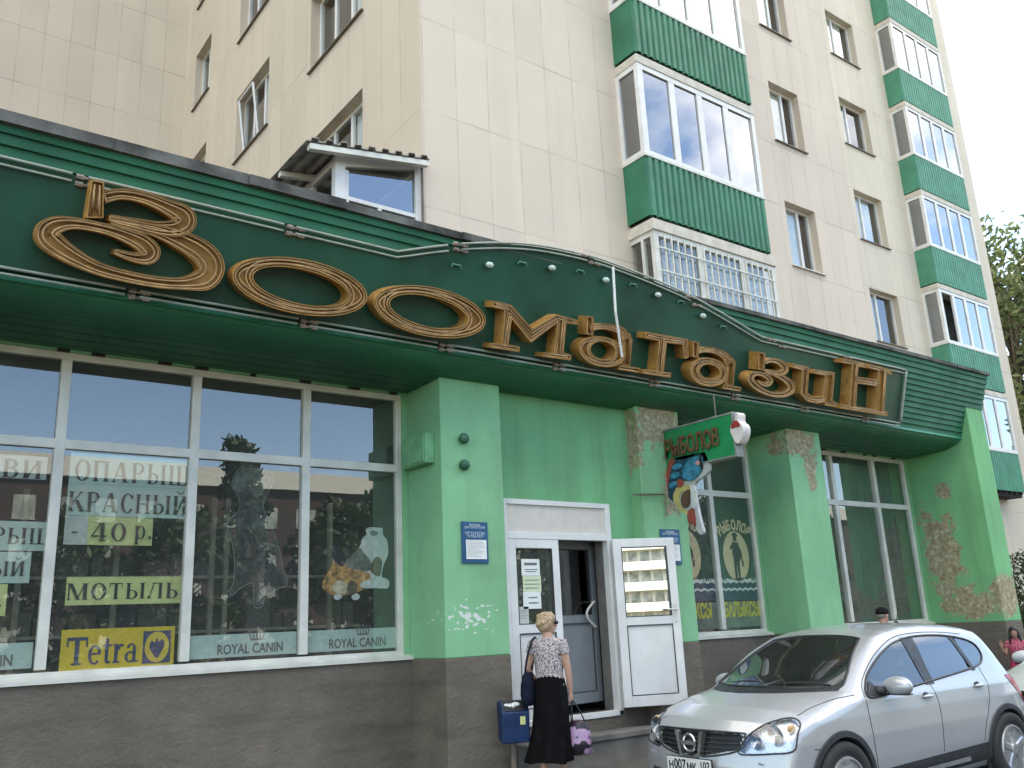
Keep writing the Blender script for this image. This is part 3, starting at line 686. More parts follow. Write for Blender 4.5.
n = len(sp_); mb = MB(); mb.add([(X0C, y, z) for y, z in sp_]+[(15.83, y, z) for y, z in sp_], [(i, i+1, n+i+1, n+i) for i in range(n-1)]); part('soffit', mb, M_soffit, can)
mb = MB(); a = pl(0, s_top, .03); random.seed(4)
xx = X0C
while xx < X1C+.03:               # felt strips laid along the roof edge, a little uneven
    w = random.uniform(.5, 1.5); e = min(xx+w, X1C+.03); dz = random.uniform(0, .02); hgt = .085 if xx < 3.2 else .06 if xx < 5.5 else .035
    mb.box(xx, e-.004, a[1]-random.uniform(.0, .03), a[1]+.75, a[2]-.015+dz*.4, a[2]+hgt+dz); xx = e
part('roof_edge', mb, M_felt, can)
mb = MB(); b_ = pl(0, 0, .012); mb.box(X0C, 15.83, b_[1]-.018, b_[1]+.02, b_[2]-.022, b_[2]+.012); part('drip_strip', mb, mat('green_trim', (.03, .27, .15), .45), can)
# ------------------------------------------------------------------ the big neon sign
def sP(x, y, off):
    P = onP(x, y, off); q = P-pl(0, 0, off); return (q[0], q[2]*TN)
sign = thing('shop_sign', 'long dark green sign board with big ochre neon channel letters on the canopy', 'sign', tuple(pl(7, 0, .05)))
BO, FO = .055, .225                  # board face and front of the letters (metres off the siding)
hump = catmull([(4.19, .905), (4.92, 1.14), (5.69, 1.31), (6.4, 1.37), (7.12, 1.36), (8.47, 1.22), (9.96, .915)], 5)
top = [(-6, .93)]+[tuple(p) for p in hump]+[(13.64, .935)]
outl = [(-6, .06)]+top+[(13.74, .06)]
mb = MB(); mb.prism([pl(x, s, .022) for x, s in outl], [pl(x, s, BO) for x, s in outl]); part('board', mb, M_sign, sign)
def offs(path, d):
    res = []
    for i, p in enumerate(path):
        a = np.array(path[max(i-1, 0)]); b = np.array(path[min(i+1, len(path)-1)]); t = b-a; t = t/np.linalg.norm(t); res.append((p[0]+t[1]*d, p[1]-t[0]*d))
    return res
def border(path, off, r, seg, name='border_tube'):
    """glass tubing in lengths with a gap and clamps between"""
    mb = MB(); cls = []; acc = 0; cur = [path[0]]; dense = [path[0]]
    for a, b in zip(path[:-1], path[1:]):
        k = max(1, int(math.hypot(b[0]-a[0], b[1]-a[1])/.12))
        dense += [(a[0]+(b[0]-a[0])*j/k, a[1]+(b[1]-a[1])*j/k) for j in range(1, k+1)]
    for a, b in zip(dense[:-1], dense[1:]):
        acc += math.hypot(b[0]-a[0], b[1]-a[1]); cur.append(b)
        if acc > seg and len(cur) > 3:
            mb.tube([pl(x, s, off) for x, s in cur[:-1]], r, 6)
            q = pl(cur[-1][0], cur[-1][1], off)
            c = pl(cur[-1][0]-.09, cur[-1][1]-.012, off-.01); d = pl(cur[-1][0]+.09, cur[-1][1]-.012, off-.01)
            cl = MB(); cl.tube([c, c+(d-c)*.3, c+(d-c)*.36, c+(d-c)*.64, c+(d-c)*.7, d], [.022, .024, .012, .012, .022, .020], 6); cls.append(cl)
            cur = [b]; acc = 0
    if len(cur) > 1: mb.tube([pl(x, s, off) for x, s in cur], r, 6)
    t = part(name, mb, M_tube, sign, True)
    for cl in cls: part('clamp', cl, M_clamp, t)
border(offs(top, -.015), .085, .013, 1.75); border(offs(top, .045), .085, .011, 1.75)
border([(-6, .075), (13.70, .075)], .085, .013, 1.45); border([(-6, .025), (13.70, .025)], .085, .012, 1.45)
border([(13.72, .08), (13.66, .93)], .085, .022, 3.0)
mb = MB(); mb.tube([onP(613, 267, .10), onP(615.5, 312, .25), onP(622, 357, .27)], .016, 6); part('hanging_tube', mb, M_white, sign)
lampm = mat('lamp_cap', (.55, .66, .60), .3, var=.1)
for (x, y) in ((489.5, 265), (552, 268), (606, 280), (658, 295), (703, 316)):
    mb = MB(); c = onP(x, y, .10); mb.ball(c, (.050, .038, .034), 12, 6); mb.tube([onP(x, y, BO), c], .03, 8); part('lamp', mb, lampm, sign, True)
for (x, y) in ((456, 267), (522, 264.5), (580, 272.5), (633, 286), (681, 303), (723, 328)):
    mb = MB(); c = onP(x, y, .075); mb.tube([c+np.array([-.06, 0, -.01]), c+np.array([-.05, -.01, .02]), c+np.array([.05, -.01, .02]), c+np.array([.06, 0, -.01])], .011, 6); part('lamp_bracket', mb, mat('green_bracket', (.03, .19, .12), .4), sign)

# --- channel letters: outlines measured on the front of the letters, tubes bent inside
def area(p): return .5*sum(p[i][0]*p[(i+1) % len(p)][1]-p[(i+1) % len(p)][0]*p[i][1] for i in range(len(p)))
def inset(p, d):
    n = len(p); q = []; s_ = 1 if area(p) > 0 else -1
    for i in range(n):
        a, b, c = (np.array(p[(i+k) % n], float) for k in (-1, 0, 1))
        t1 = b-a; t2 = c-b; t1 /= np.linalg.norm(t1)+1e-9; t2 /= np.linalg.norm(t2)+1e-9
        n1 = np.array([-t1[1], t1[0]]); n2 = np.array([-t2[1], t2[0]]); m = n1+n2; l = np.linalg.norm(m)
        m = m/l if l > 1e-6 else n1; k = min(1/max(.45, m@n1), 1.6); q.append(tuple(b+m*d*k*s_))
    return q
class Letter:
    def __init__(s): s.mb = MB(); s.tb = MB(); s.k = 0
    def piece(s, out, hole=None, tubes=(.022,), rec=.05):
        """one welded piece of a letter: returns, rim and recessed face, with bent tubes following the outline"""
        e = s.k*.0021; s.k += 1; f = FO-e
        if area(out) < 0: out = out[::-1]
        mb = s.mb; n = len(out); rim = .010
        def loopwall(p, a, b):
            k = len(p); mb.add([pl(*q, a) for q in p]+[pl(*q, b) for q in p], [(i, (i+1) % k, k+(i+1) % k, k+i) for i in range(k)])
        def band(p, q, o):
            k = len(p); mb.add([pl(*v, o) for v in p]+[pl(*v, o) for v in q], [(i, (i+1) % k, k+(i+1) % k, k+i) for i in range(k)])
        ins = inset(out, rim)
        loopwall(out, BO, f); band(out, ins, f); loopwall(ins, f-rec, f)
        if hole is None: mb.add([pl(*q, f-rec) for q in ins], [tuple(range(n))])
        else:
            if area(hole) < 0: hole = hole[::-1]
            hin = inset(hole, -rim)
            loopwall(hole, BO, f); band(hole, hin, f); loopwall(hin, f-rec, f)
            tri = tessellate_polygon([[Vector((*v, 0)) for v in ins], [Vector((*v, 0)) for v in hin]])
            mb.add([pl(*v, f-rec) for v in ins+hin], [tuple(q) for q in tri])
        for d in tubes:
            s.tb.tube([pl(*q, f-.012) for q in inset(out, d)], .0085, 6, closed=True)
            if hole is not None: s.tb.tube([pl(*q, f-.012) for q in inset(hole, -d)], .0085, 6, closed=True)
    def stroke(s, pts, hw, q, fr=(.80, .40), rec=.05):
        e = s.k*.0021; s.k += 1; f = FO-e; c = catmull([(*p, h) for p, h in zip(pts, hw)], 7)
        def side(k):
            l = []; r = []
            for i, p in enumerate(c):
                a = c[max(0, i-1)]; b = c[min(len(c)-1, i+1)]; t = np.array([b[0]-a[0], b[1]-a[1]]); t /= np.linalg.norm(t)+1e-9
                l.append((p[0]-t[1]*p[2]*k, p[1]+t[0]*p[2]*k)); r.append((p[0]+t[1]*p[2]*k, p[1]-t[0]*p[2]*k))
            return px(l, *q), px(r, *q)
        L1, R1 = side(1.0); L2, R2 = side(.93); n = len(L1); mb = s.mb
        for A, B in ((L1, L2), (R1, R2)):
            mb.add([pl(*v, BO) for v in A]+[pl(*v, f) for v in A]+[pl(*v, f) for v in B]+[pl(*v, f-rec) for v in B], [(k*n+i, k*n+i+1, k*n+n+i+1, k*n+n+i) for k in range(3) for i in range(n-1)])
        mb.add([pl(*v, f-rec) for v in L2]+[pl(*v, f-rec) for v in R2], [(i, i+1, n+i+1, n+i) for i in range(n-1)])
        for i in (0, n-1): mb.add([pl(*L1[i], BO), pl(*R1[i], BO), pl(*R1[i], f), pl(*L1[i], f)], [(0, 1, 2, 3)])
        for k in fr:
            A, B = side(k); s.tb.tube([pl(*v, f-.012) for v in A[1:-1]+B[1:-1][::-1]], .0085, 6, closed=True)
    def done(s):
        l = part('letter', s.mb, M_ochre, sign); part('neon_tube', s.tb, M_ltube, l, True)
def px(pts, ox, oy, sc): return [sP(ox+a/sc, oy+b/sc, FO) for a, b in pts]
def stroke(pts, hw, n=6):
    c = catmull([(*p, h) for p, h in zip(pts, hw)], n); l = []; r = []
    for i, p in enumerate(c):
        a = c[max(0, i-1)]; b = c[min(len(c)-1, i+1)]; t = np.array([b[0]-a[0], b[1]-a[1]]); t /= np.linalg.norm(t)+1e-9
        l.append((p[0]-t[1]*p[2], p[1]+t[0]*p[2])); r.append((p[0]+t[1]*p[2], p[1]-t[0]*p[2]))
    return l+r[::-1]
def ell(cx, cy, rx, ry, rot=0, n=48):
    c, s_ = math.cos(rot), math.sin(rot)
    return [(cx+rx*math.cos(2*PI*i/n)*c-ry*math.sin(2*PI*i/n)*s_, cy+rx*math.cos(2*PI*i/n)*s_+ry*math.sin(2*PI*i/n)*c) for i in range(n)]
# capital З with its curl
Lt = Letter(); q = (30, 170, 5.12)
Lt.piece(px([(316, 50), (380, 62), (376, 246), (288, 244)], *q), tubes=(.03, .075))
Lt.stroke([(378, 138), (470, 122), (590, 142), (700, 186), (782, 232), (792, 272), (745, 296), (660, 296), (560, 276), (470, 258), (405, 243)], [34, 28, 30, 38, 56, 58, 46, 34, 27, 22, 15], q)
Lt.stroke([(412, 262), (520, 284), (640, 308), (760, 352), (880, 420), (930, 492), (900, 556), (800, 580), (660, 574), (500, 545), (340, 500), (200, 428), (110, 362), (92, 318), (135, 282), (230, 272), (370, 296), (480, 330), (575, 374), (618, 420), (600, 446), (550, 448), (490, 435), (432, 416)], [16, 24, 32, 48, 62, 68, 60, 34, 30, 30, 34, 48, 60, 62, 48, 30, 27, 34, 46, 52, 40, 28, 20, 13], q)
Lt.done()
for (o_, hl, q) in (((512, 297, 438, 176, .185), (517, 297, 312, 108, .225), (220, 240, 6.4)), ((512, 305, 415, 180, .20), (502, 303, 290, 108, .235), (360, 270, 7.314))):
    Lt = Letter(); Lt.piece(px(ell(*o_), *q), px(ell(*hl), *q), tubes=(.026, .062)); Lt.done()
# м
Lt = Letter(); q = (480, 290, 9.309)
Lt.piece(px([(125, 98), (292, 140), (490, 362), (715, 225), (912, 280), (906, 322), (806, 308), (778, 580), (852, 604), (846, 656), (590, 622), (596, 580), (690, 588), (722, 305), (476, 490), (297, 268), (266, 505), (372, 528), (364, 576), (98, 536), (106, 494), (205, 500), (228, 188), (120, 158)], *q), tubes=(.018, .045)); Lt.done()
def letter_a(q, bowl, hole, hook, arch, ahw, stem, foot):
    Lt = Letter(); Lt.piece(px(ell(*bowl), *q), px(ell(*hole), *q), tubes=(.018, .042)); Lt.piece(px(hook, *q), tubes=(.018,)); Lt.stroke(arch, ahw, q, (.7, .2)); Lt.piece(px(stem, *q), tubes=(.016, .036)); Lt.piece(px(foot, *q), tubes=(.014,)); Lt.done()
letter_a((560, 305, 8.533), (362, 398, 202, 128, .22), (368, 388, 108, 74, .20), [(232, 92), (290, 104), (286, 262), (226, 250)],
         [(262, 205), (340, 185), (440, 190), (530, 225), (572, 290)], [22, 24, 28, 36, 40], [(522, 232), (600, 240), (622, 300), (600, 520), (516, 505), (535, 340)], [(512, 512), (682, 538), (676, 578), (508, 552)])
# г
Lt = Letter(); q = (560, 305, 8.533)
Lt.piece(px([(735, 228), (1090, 292), (1098, 450), (1066, 458), (1046, 338), (912, 322), (884, 572), (950, 578), (944, 620), (706, 584), (712, 546), (822, 562), (846, 308), (730, 282)], *q), tubes=(.018, .044)); Lt.done()
letter_a((660, 325, 8.533), (418, 402, 162, 122, .20), (426, 398, 88, 60, .18), [(288, 136), (336, 148), (330, 282), (282, 272)],
         [(318, 226), (400, 212), (490, 226), (565, 270), (600, 330)], [20, 22, 26, 34, 38], [(560, 250), (632, 290), (648, 320), (628, 522), (560, 505), (572, 370)], [(548, 508), (698, 532), (692, 568), (545, 545)])
# small з
Lt = Letter(); q = (735, 345, 9.752)
Lt.piece(px([(232, 66), (296, 80), (288, 252), (226, 240)], *q), tubes=(.016,))
Lt.stroke([(296, 172), (350, 150), (420, 160), (480, 200), (488, 250), (430, 276), (350, 262), (292, 252)], [18, 20, 26, 34, 34, 26, 20, 14], q)
Lt.stroke([(296, 268), (390, 286), (480, 325), (550, 388), (548, 444), (480, 482), (380, 484), (280, 448), (200, 395), (160, 338), (180, 288), (240, 278), (310, 306), (350, 345), (330, 382), (280, 382), (232, 350)], [16, 20, 28, 36, 38, 28, 24, 26, 32, 32, 28, 20, 22, 26, 22, 17, 11], q)
Lt.done()
# и
Lt = Letter()
Lt.piece(px([(560, 176), (726, 216), (708, 460), (745, 496), (800, 506), (848, 500), (880, 300), (768, 275), (776, 236), (975, 268), (950, 540), (1004, 566), (998, 606), (880, 590), (875, 558), (800, 572), (708, 550), (640, 480), (656, 248), (552, 216)], *q), tubes=(.017, .042)); Lt.done()
# н
Lt = Letter(); q = (820, 345, 9.038)
Lt.piece(px([(212, 120), (425, 168), (420, 206), (348, 198), (340, 286), (520, 312), (528, 232), (440, 208), (446, 172), (655, 226), (650, 268), (604, 258), (580, 592), (615, 604), (610, 642), (180, 572), (186, 532), (262, 548), (290, 178), (206, 160)], *q), px([(338, 346), (514, 374), (500, 582), (324, 552)], *q), tubes=(.018, .045)); Lt.done()
# ------------------------------------------------------------------ serif lettering for the paper posters
def ring(cx, cy, rx, ry, tx, ty, a0=0, a1=2*PI, n=22):
    o = [(cx+rx*math.cos(a0+(a1-a0)*i/n), cy+ry*math.sin(a0+(a1-a0)*i/n)) for i in range(n+1)]
    q = [(cx+(rx-tx)*math.cos(a0+(a1-a0)*i/n), cy+(ry-ty)*math.sin(a0+(a1-a0)*i/n)) for i in range(n+1)]
    return [[o[i], o[i+1], q[i+1], q[i]] for i in range(n)]
def rc(a, b, c, d): return [[(a, c), (b, c), (b, d), (a, d)]]
SW, TH, SF = .17, .055, .045
def stem(x, w=SW, lo=0, hi=1): return rc(x, x+w, lo, hi)+rc(x-.06, x+w+.06, lo, lo+SF)+rc(x-.06, x+w+.06, hi-SF, hi)
def diag(x0, y0, x1, y1, w): return [[(x0, y0), (x0+w, y0), (x1+w, y1), (x1, y1)]]
G = {
 'О': (.86, ring(.43, .5, .40, .52, .17, .05)), '0': (.66, ring(.33, .5, .30, .52, .14, .05)),
 'П': (.92, stem(.08)+stem(.62)+rc(.1, .8, .94, 1)), 'Н': (.92, stem(.08)+stem(.62)+rc(.2, .65, .47, .53)),
 'А': (.94, diag(.06, 0, .40, 1, .06)+diag(.62, 0, .38, 1, .20)+rc(.2, .66, .30, .35)+rc(0, .22, 0, SF)+rc(.56, .92, 0, SF)),
 'Л': (.92, diag(.08, .0, .30, 1, .06)+rc(.26, .8, .945, 1)+stem(.62)+rc(.0, .22, 0, SF)+ring(.08, .09, .08, .09, .08, .09)),
 'Р': (.76, stem(.08)+ring(.36, .74, .34, .28, .16, .05, -PI/2, PI/2)+rc(.2, .37, .95, 1.02)+rc(.2, .37, .46, .51)),
 'р': (.70, stem(.06, .15, -.3, .72)+ring(.36, .36, .28, .38, .14, .05)),
 'Ы': (1.12, stem(.08)+ring(.36, .27, .31, .28, .15, .05, -PI/2, PI/2)+rc(.2, .37, .50, .55)+rc(.2, .37, -.01, .04)+stem(.84)),
 'Ь': (.74, stem(.08)+ring(.36, .27, .33, .28, .16, .05, -PI/2, PI/2)+rc(.2, .37, .50, .55)+rc(.2, .37, -.01, .04)),
 'В': (.76, stem(.08)+ring(.36, .27, .35, .28, .16, .05, -PI/2, PI/2)+ring(.34, .76, .31, .25, .15, .05, -PI/2, PI/2)+rc(.2, .37, .50, .55)+rc(.2, .37, -.01, .04)+rc(.2, .36, .96, 1.01)),
 'Ш': (1.26, stem(.08)+stem(.52)+stem(.96)+rc(.1, 1.1, 0, .05)),
 'К': (.90, stem(.08)+diag(.24, .46, .66, 1, .07)+diag(.66, 0, .36, .56, .20)+rc(.58, .92, 0, SF)+rc(.56, .82, 1-SF, 1)),
 'С': (.78, ring(.42, .5, .38, .52, .17, .05, .62, 2*PI-.62)+rc(.68, .73, .70, .98)),
 'И': (.92, stem(.08)+stem(.62)+diag(.2, .06, .58, .9, .09)),
 'Й': (.92, stem(.08)+stem(.62)+diag(.2, .06, .58, .9, .09)+ring(.43, 1.26, .2, .16, .06, .05, PI, 2*PI)),
 'М': (1.10, stem(.06, .07)+stem(.82, .19)+diag(.48, .0, .06, 1, .20)+diag(.50, 0, .84, 1, .06)),
 'Т': (.80, stem(.30)+rc(.03, .74, .94, 1)+rc(.03, .07, .72, .98)+rc(.70, .74, .72, .98)),
 '4': (.68, rc(.38, .53, 0, 1)+diag(.02, .26, .36, 1, .06)+rc(.02, .64, .22, .30)+rc(.30, .62, 0, SF)),
 '-': (.40, rc(.06, .34, .28, .36)), '.': (.30, ring(.14, .08, .09, .09, .09, .09)), ' ': (.4, []),
 'T': (.92, rc(.36, .56, 0, 1)+rc(.24, .68, 0, .07)+rc(.0, .92, .88, 1)+rc(.0, .07, .66, 1)+rc(.85, .92, .66, 1)),
 'e': (.62, ring(.31, .34, .29, .36, .14, .07, .15, 2*PI-.75)+rc(.1, .58, .34, .41)),
 't': (.44, rc(.12, .27, .06, .92)+rc(.02, .42, .62, .70)+ring(.27, .14, .15, .15, .15, .07, PI, 1.85*PI)),
 'r': (.52, rc(.08, .24, 0, .70)+rc(.0, .34, 0, .06)+rc(.0, .1, .64, .70)+ring(.38, .48, .20, .22, .15, .09, .25*PI, PI)),
 'a': (.64, ring(.27, .20, .25, .21, .13, .06)+rc(.38, .53, .02, .50)+ring(.31, .48, .22, .22, .13, .06, 0, PI*.92)+rc(.38, .64, 0, .06)),
}
def serif(mb, txt, x, z, h, y, sx=1.0, gap=.10, m=0):
    """letters standing in the X-Z plane at depth y, top-left origin pen at x, baseline z"""
    mb.cur = m; k = 0
    for ch in txt:
        w, ps = G[ch]
        for p in ps:
            yy = y-.0004*(k % 5); k += 1
            mb.add([(x+a*h*sx, yy, z+b*h) for a, b in p], [tuple(range(len(p)))])
        x += (w+gap)*h*sx
    return x
def swidth(txt, gap=.10): return sum(G[c][0]+gap for c in txt)-gap
M_ink = mat('black_ink', (.02, .022, .02), .8, var=0)
YG = YF+.082            # sheets taped inside the glass
def rect_at(a, b, Y=YG):
    p = onY(*a, Y); q = onY(*b, Y); return min(p[0], q[0]), max(p[0], q[0]), min(p[2], q[2]), max(p[2], q[2])
def poster(label, r, papers, lines, cat='poster', name='window_poster'):
    """papers = [(x0,x1,z0,z1,material)] ; lines = [(text, x0, x1, zbase, height)]"""
    t = thing(name, label, cat, ((r[0]+r[1])/2, YG, r[2]), 'price posters in the shop window')
    for i, (a, b, c, d, m) in enumerate(papers):
        mb = MB(); k = 6; y = YG+.004*i
        for j in range(k):
            f0, f1 = a+(b-a)*j/k, a+(b-a)*(j+1)/k; w0, w1 = .002*math.sin(j*1.3), .002*math.sin((j+1)*1.3)
            mb.hexa([(f0, y+w0, c), (f1, y+w1, c), (f1, y+w1+.001, c), (f0, y+w0+.001, c), (f0, y+w0, d), (f1, y+w1, d), (f1, y+w1+.001, d), (f0, y+w0+.001, d)])
        part('paper', mb, m, t)
    for (s_, a, b, z, h) in lines:
        mb = MB(); sx = (b-a)/(swidth(s_)*h); serif(mb, s_, a, z, h, YG-.004, sx); part('lettering', mb, M_ink, t)
    return t
# second bay: the price list of sheets, one above the other
r = rect_at((70, 458), (190, 545))
zA, zB, zC, zD = onY(130, 456, YG)[2], onY(130, 484, YG)[2], onY(130, 517, YG)[2], onY(110, 545, YG)[2]
xl, xr = onY(67, 500, YG)[0], onY(189, 500, YG)[0]
x4 = onY(88, 530, YG)[0]; x5 = onY(153, 530, YG)[0]
def base(x, y): return onY(x, y, YG)
b1 = base(130, 483); b2 = base(130, 513); h1_ = base(130, 463)[2]-b1[2]; h2_ = base(130, 494)[2]-b2[2]
poster('pale green and grey sheets reading ОПАРЫШ КРАСНЫЙ - 40 р. in the pane with the yellow boards', (xl, xr, zD, zA),
       [(xl, xr, zB-.02, zA, M_mint), (xl, xr, zC, zB-.021, M_mint), (xl, x4, zD, zC-.001, M_grey), (x4, x5, zD, zC-.001, M_yellow)],
       [('ОПАРЫШ', xl+.04, xr-.0, b1[2], h1_), ('КРАСНЫЙ', xl+.01, xr-.01, b2[2], h2_), ('-', base(70, 532)[0], base(79, 532)[0], base(75, 538)[2], .16), ('40', base(90, 541)[0], base(126, 541)[0], base(108, 541)[2], base(108, 523)[2]-base(108, 541)[2]), ('р.', base(134, 541)[0], base(152, 541)[0], base(140, 539)[2], .17)])
r = rect_at((67, 577), (180, 603))
poster('yellow green strip reading МОТЫЛЬ above the aquarium brand board', r, [(*r, M_yellow)], [('МОТЫЛЬ', r[0]+.01, r[1]-.02, base(120, 599)[2], base(120, 583)[2]-base(120, 599)[2])])
# first bay (cut by the frame edge)
r = rect_at((-30, 452), (46, 480)); poster('pale sheet ending in ВИ at the top of the leftmost pane', r, [(*r, M_grey)], [('ВИ', base(2, 470)[0], r[1]-.03, base(20, 478)[2], base(20, 460)[2]-base(20, 478)[2])])
r = rect_at((-60, 519), (50, 551)); r2 = rect_at((-60, 551), (29, 583)); r3 = rect_at((-40, 584), (5, 616))
poster('pale green sheets ending in РЫШ and ЫЙ with a yellow price corner, leftmost pane', r, [(*r, M_mint), (r2[0], r2[1], r2[2], r2[3]-.002, M_mint), (r3[0], r3[1], r3[2], r3[3]-.004, M_yellow)],
       [('РЫШ', base(-8, 536)[0], r[1]-.005, base(20, 544)[2], base(20, 528)[2]-base(20, 544)[2]), ('ЫЙ', base(-9, 568)[0], r2[1]-.04, base(15, 576)[2], base(15, 561)[2]-base(15, 576)[2]), ('р.', r3[1]-.19, r3[1]-.03, base(2, 607)[2], .16)])
# yellow aquarium brand board
r = rect_at((62, 630), (173, 668)); t = thing('brand_board', 'yellow board with navy lettering and a round fish emblem behind the glass', 'sign', ((r[0]+r[1])/2, YG, r[2]))
mb = MB(); mb.box(r[0], r[1], YG, YG+.012, r[2], r[3]); part('board', mb, mat('brand_yellow', (.72, .50, .02), .5, var=.06), t)
navy = mat('navy_ink', (.035, .045, .12), .5, var=.1)
w = r[1]-r[0]; hh = r[3]-r[2]
mb = MB(); serif(mb, 'Tetra', r[0]+.05*w, r[2]+.20*hh, .62*hh, YG-.003, .62*w/(swidth('Tetra', .03)*.62*hh), .03); part('lettering', mb, navy, t)
mb = MB(); mb.box(r[0]+.71*w, r[0]+.965*w, YG-.004, YG-.001, r[2]+.14*hh, r[2]+.90*hh); part('emblem_square', mb, navy, t)
mb = MB(); cx, cz = r[0]+.838*w, r[2]+.52*hh
e = ell(cx, cz, .112*w, .36*hh, 0, 30); mb.prism([(x, YG-.006, z) for x, z in e], [(x, YG-.0045, z) for x, z in e])
part('emblem_ring', mb, mat('emblem_gold', (.70, .48, .04), .5, var=0), t)
mb = MB(); e = catmull([(cx+a*.112*w, cz+b*.36*hh) for a, b in ((-.45, .42), (-.2, .30), (-.05, .62), (.12, .36), (.42, .48), (.62, .15), (.40, -.25), (.05, -.72), (-.30, -.45), (-.62, .0))], 4, True); mb.prism([(x, YG-.008, z) for x, z in e], [(x, YG-.0065, z) for x, z in e]); part('emblem_fish', mb, navy, t)
# pet food strips along the bottom of each pane
M_strip = mat('frosted_strip', (.50, .62, .57), .45, var=.05)
M_crown = mat('brown_grey_ink', (.15, .13, .12), .6, var=0)
def crown(mb, cx, cz, w, h, y):
    for i in range(5):
        f = (i-2)/2; x = cx+f*w*.42; b = cx+f*w*.30
        mb.add([(b-w*.035, y, cz), (b+w*.035, y, cz), (x+w*.03, y, cz+h*.72-abs(f)*h*.14), (x-w*.03, y, cz+h*.72-abs(f)*h*.14)], [(0, 1, 2, 3)])
        mb.ball((x, y, cz+h*.84-abs(f)*h*.14), (w*.065, .0015, w*.065), 8, 4)
    mb.box(cx-w*.34, cx+w*.34, y-.001, y, cz-h*.16, cz-h*.02)
for (a, b, z, lab) in ((.36, 1.44, 1.56, 'frosted lettered strip along the sill of the leftmost pane, under the pale posters'), (2.77, 3.84, 1.555, 'frosted lettered strip with a crown below the dog picture'), (3.95, 4.99, 1.555, 'frosted lettered strip with a crown below the two cats')):
    t = thing('brand_strip', lab, 'window strip', ((a+b)/2, YG, z), 'frosted brand strips along the sill')
    mb = MB(); mb.box(a, b, YG, YG+.002, z, z+.215); part('strip', mb, M_strip, t)
    text_on('lettering', 'ROYAL CANIN', ((a+b)/2+.06, YG-.003, z+.075), .13, M_crown, t, width=.66, bold=.002)
    mb = MB(); crown(mb, (a+b)/2+.12, z+.165, .19, .10, YG-.003); part('crown', mb, M_crown, t)
# dog picture (standing hound cut-out) and cats
def flat(name, pts, m, parent, y, n=5, close=True):
    c = catmull(pts, n, True); mb = MB(); P = [onY(a, b, YG) for a, b in c]
    mb.prism([(p[0], y, p[2]) for p in P], [(p[0], y+.0015, p[2]) for p in P]); return part(name, mb, m, parent)
zc = lambda pts, ox, oy, s_: [(ox+a/s_, oy+b/s_) for a, b in pts]
dog = thing('dog_picture', 'dark cut-out picture of a standing hound on the window glass', 'picture', tuple(onY(250, 600, YG)))
dgm = mat('hound_dark', (.020, .024, .020), .6, var=.5, vs=14); dgl = mat('hound_grey', (.075, .09, .078), .6, var=.6, vs=10); dgb = mat('hound_head_glare', (.12, .125, .105), .6, var=.5, vs=12)
q = (205, 450, 4.518)
dogo = zc([(120, 160), (150, 90), (200, 70), (260, 85), (310, 120), (290, 185), (262, 250), (300, 340), (330, 430), (352, 530), (372, 608), (330, 625), (285, 655), (270, 625), (262, 702), (222, 704), (215, 605), (160, 625), (120, 660), (92, 655), (125, 610), (133, 520), (125, 430), (102, 345), (118, 305), (155, 270), (150, 205)], *q)
flat('body', dogo, dgm, dog, YG)
flat('head', zc([(125, 165), (155, 95), (205, 78), (262, 92), (300, 125), (270, 180), (235, 215), (200, 185), (160, 190)], *q), dgb, dog, YG-.003)  # pale tone paints a cloud reflection over the head
flat('chest', zc([(200, 250), (255, 262), (280, 340), (272, 440), (268, 560), (258, 690), (228, 690), (240, 560), (235, 440), (212, 340)], *q), dgl, dog, YG-.003)
flat('foreleg', zc([(150, 290), (185, 270), (172, 330), (198, 430), (175, 425), (150, 370)], *q), dgl, dog, YG-.0045)
mb = MB()
for i in range(len(catmull(dogo, 5, True))):
    pass
oc = [onY(a, b, YG) for a, b in catmull(dogo, 5, True)]
mb.tube([(p[0], YG-.002, p[2]) for p in oc], .0045, 4, closed=True); part('cut_edge', mb, mat('cut_edge', (.20, .23, .20), .6, var=0), dog)
cat = thing('cat_picture', 'cut-out picture of a ginger kitten lying in front of a white and grey cat', 'picture', tuple(onY(357, 595, YG)))
q = (305, 510, 7.68)
cw = mat('cat_white', (.68, .70, .66), .7, var=.12, vs=20); cgm = mat('cat_grey', (.17, .20, .17), .7, var=.3, vs=20); cg = mat('cat_ginger', (.60, .30, .09), .7, var=.55, vs=16); cb = mat('cat_brown', (.13, .085, .055), .7, var=.4, vs=20); cp = mat('cat_cream', (.72, .60, .42), .7, var=.3, vs=18)
flat('back_cat', zc([(470, 150), (500, 132), (560, 135), (595, 140), (600, 190), (632, 240), (638, 340), (605, 420), (590, 520), (640, 545), (630, 600), (500, 590), (400, 560), (300, 440), (360, 350), (420, 280), (440, 220), (470, 190)], *q), cw, cat, YG)
flat('grey_flank', zc([(300, 440), (350, 360), (415, 290), (445, 320), (500, 390), (505, 460), (420, 470)], *q), cgm, cat, YG-.003)
flat('tail', zc([(520, 390), (555, 360), (590, 390), (585, 460), (570, 510), (520, 490), (500, 450)], *q), cb, cat, YG-.0045)
flat('kitten', zc([(215, 400), (250, 420), (300, 440), (420, 465), (500, 500), (470, 590), (400, 630), (330, 650), (230, 660), (150, 620), (130, 570), (160, 500), (190, 450)], *q), cg, cat, YG-.006)
flat('kitten_bib', zc([(225, 560), (265, 540), (320, 570), (330, 620), (290, 645), (240, 640), (205, 605)], *q), cp, cat, YG-.0075)
flat('kitten_patch', zc([(350, 540), (400, 580), (380, 640), (330, 640), (320, 600)], *q), cb, cat, YG-.009)
flat('legs', zc([(420, 570), (520, 520), (600, 520), (642, 550), (630, 600), (540, 600), (450, 600)], *q), cw, cat, YG-.009)
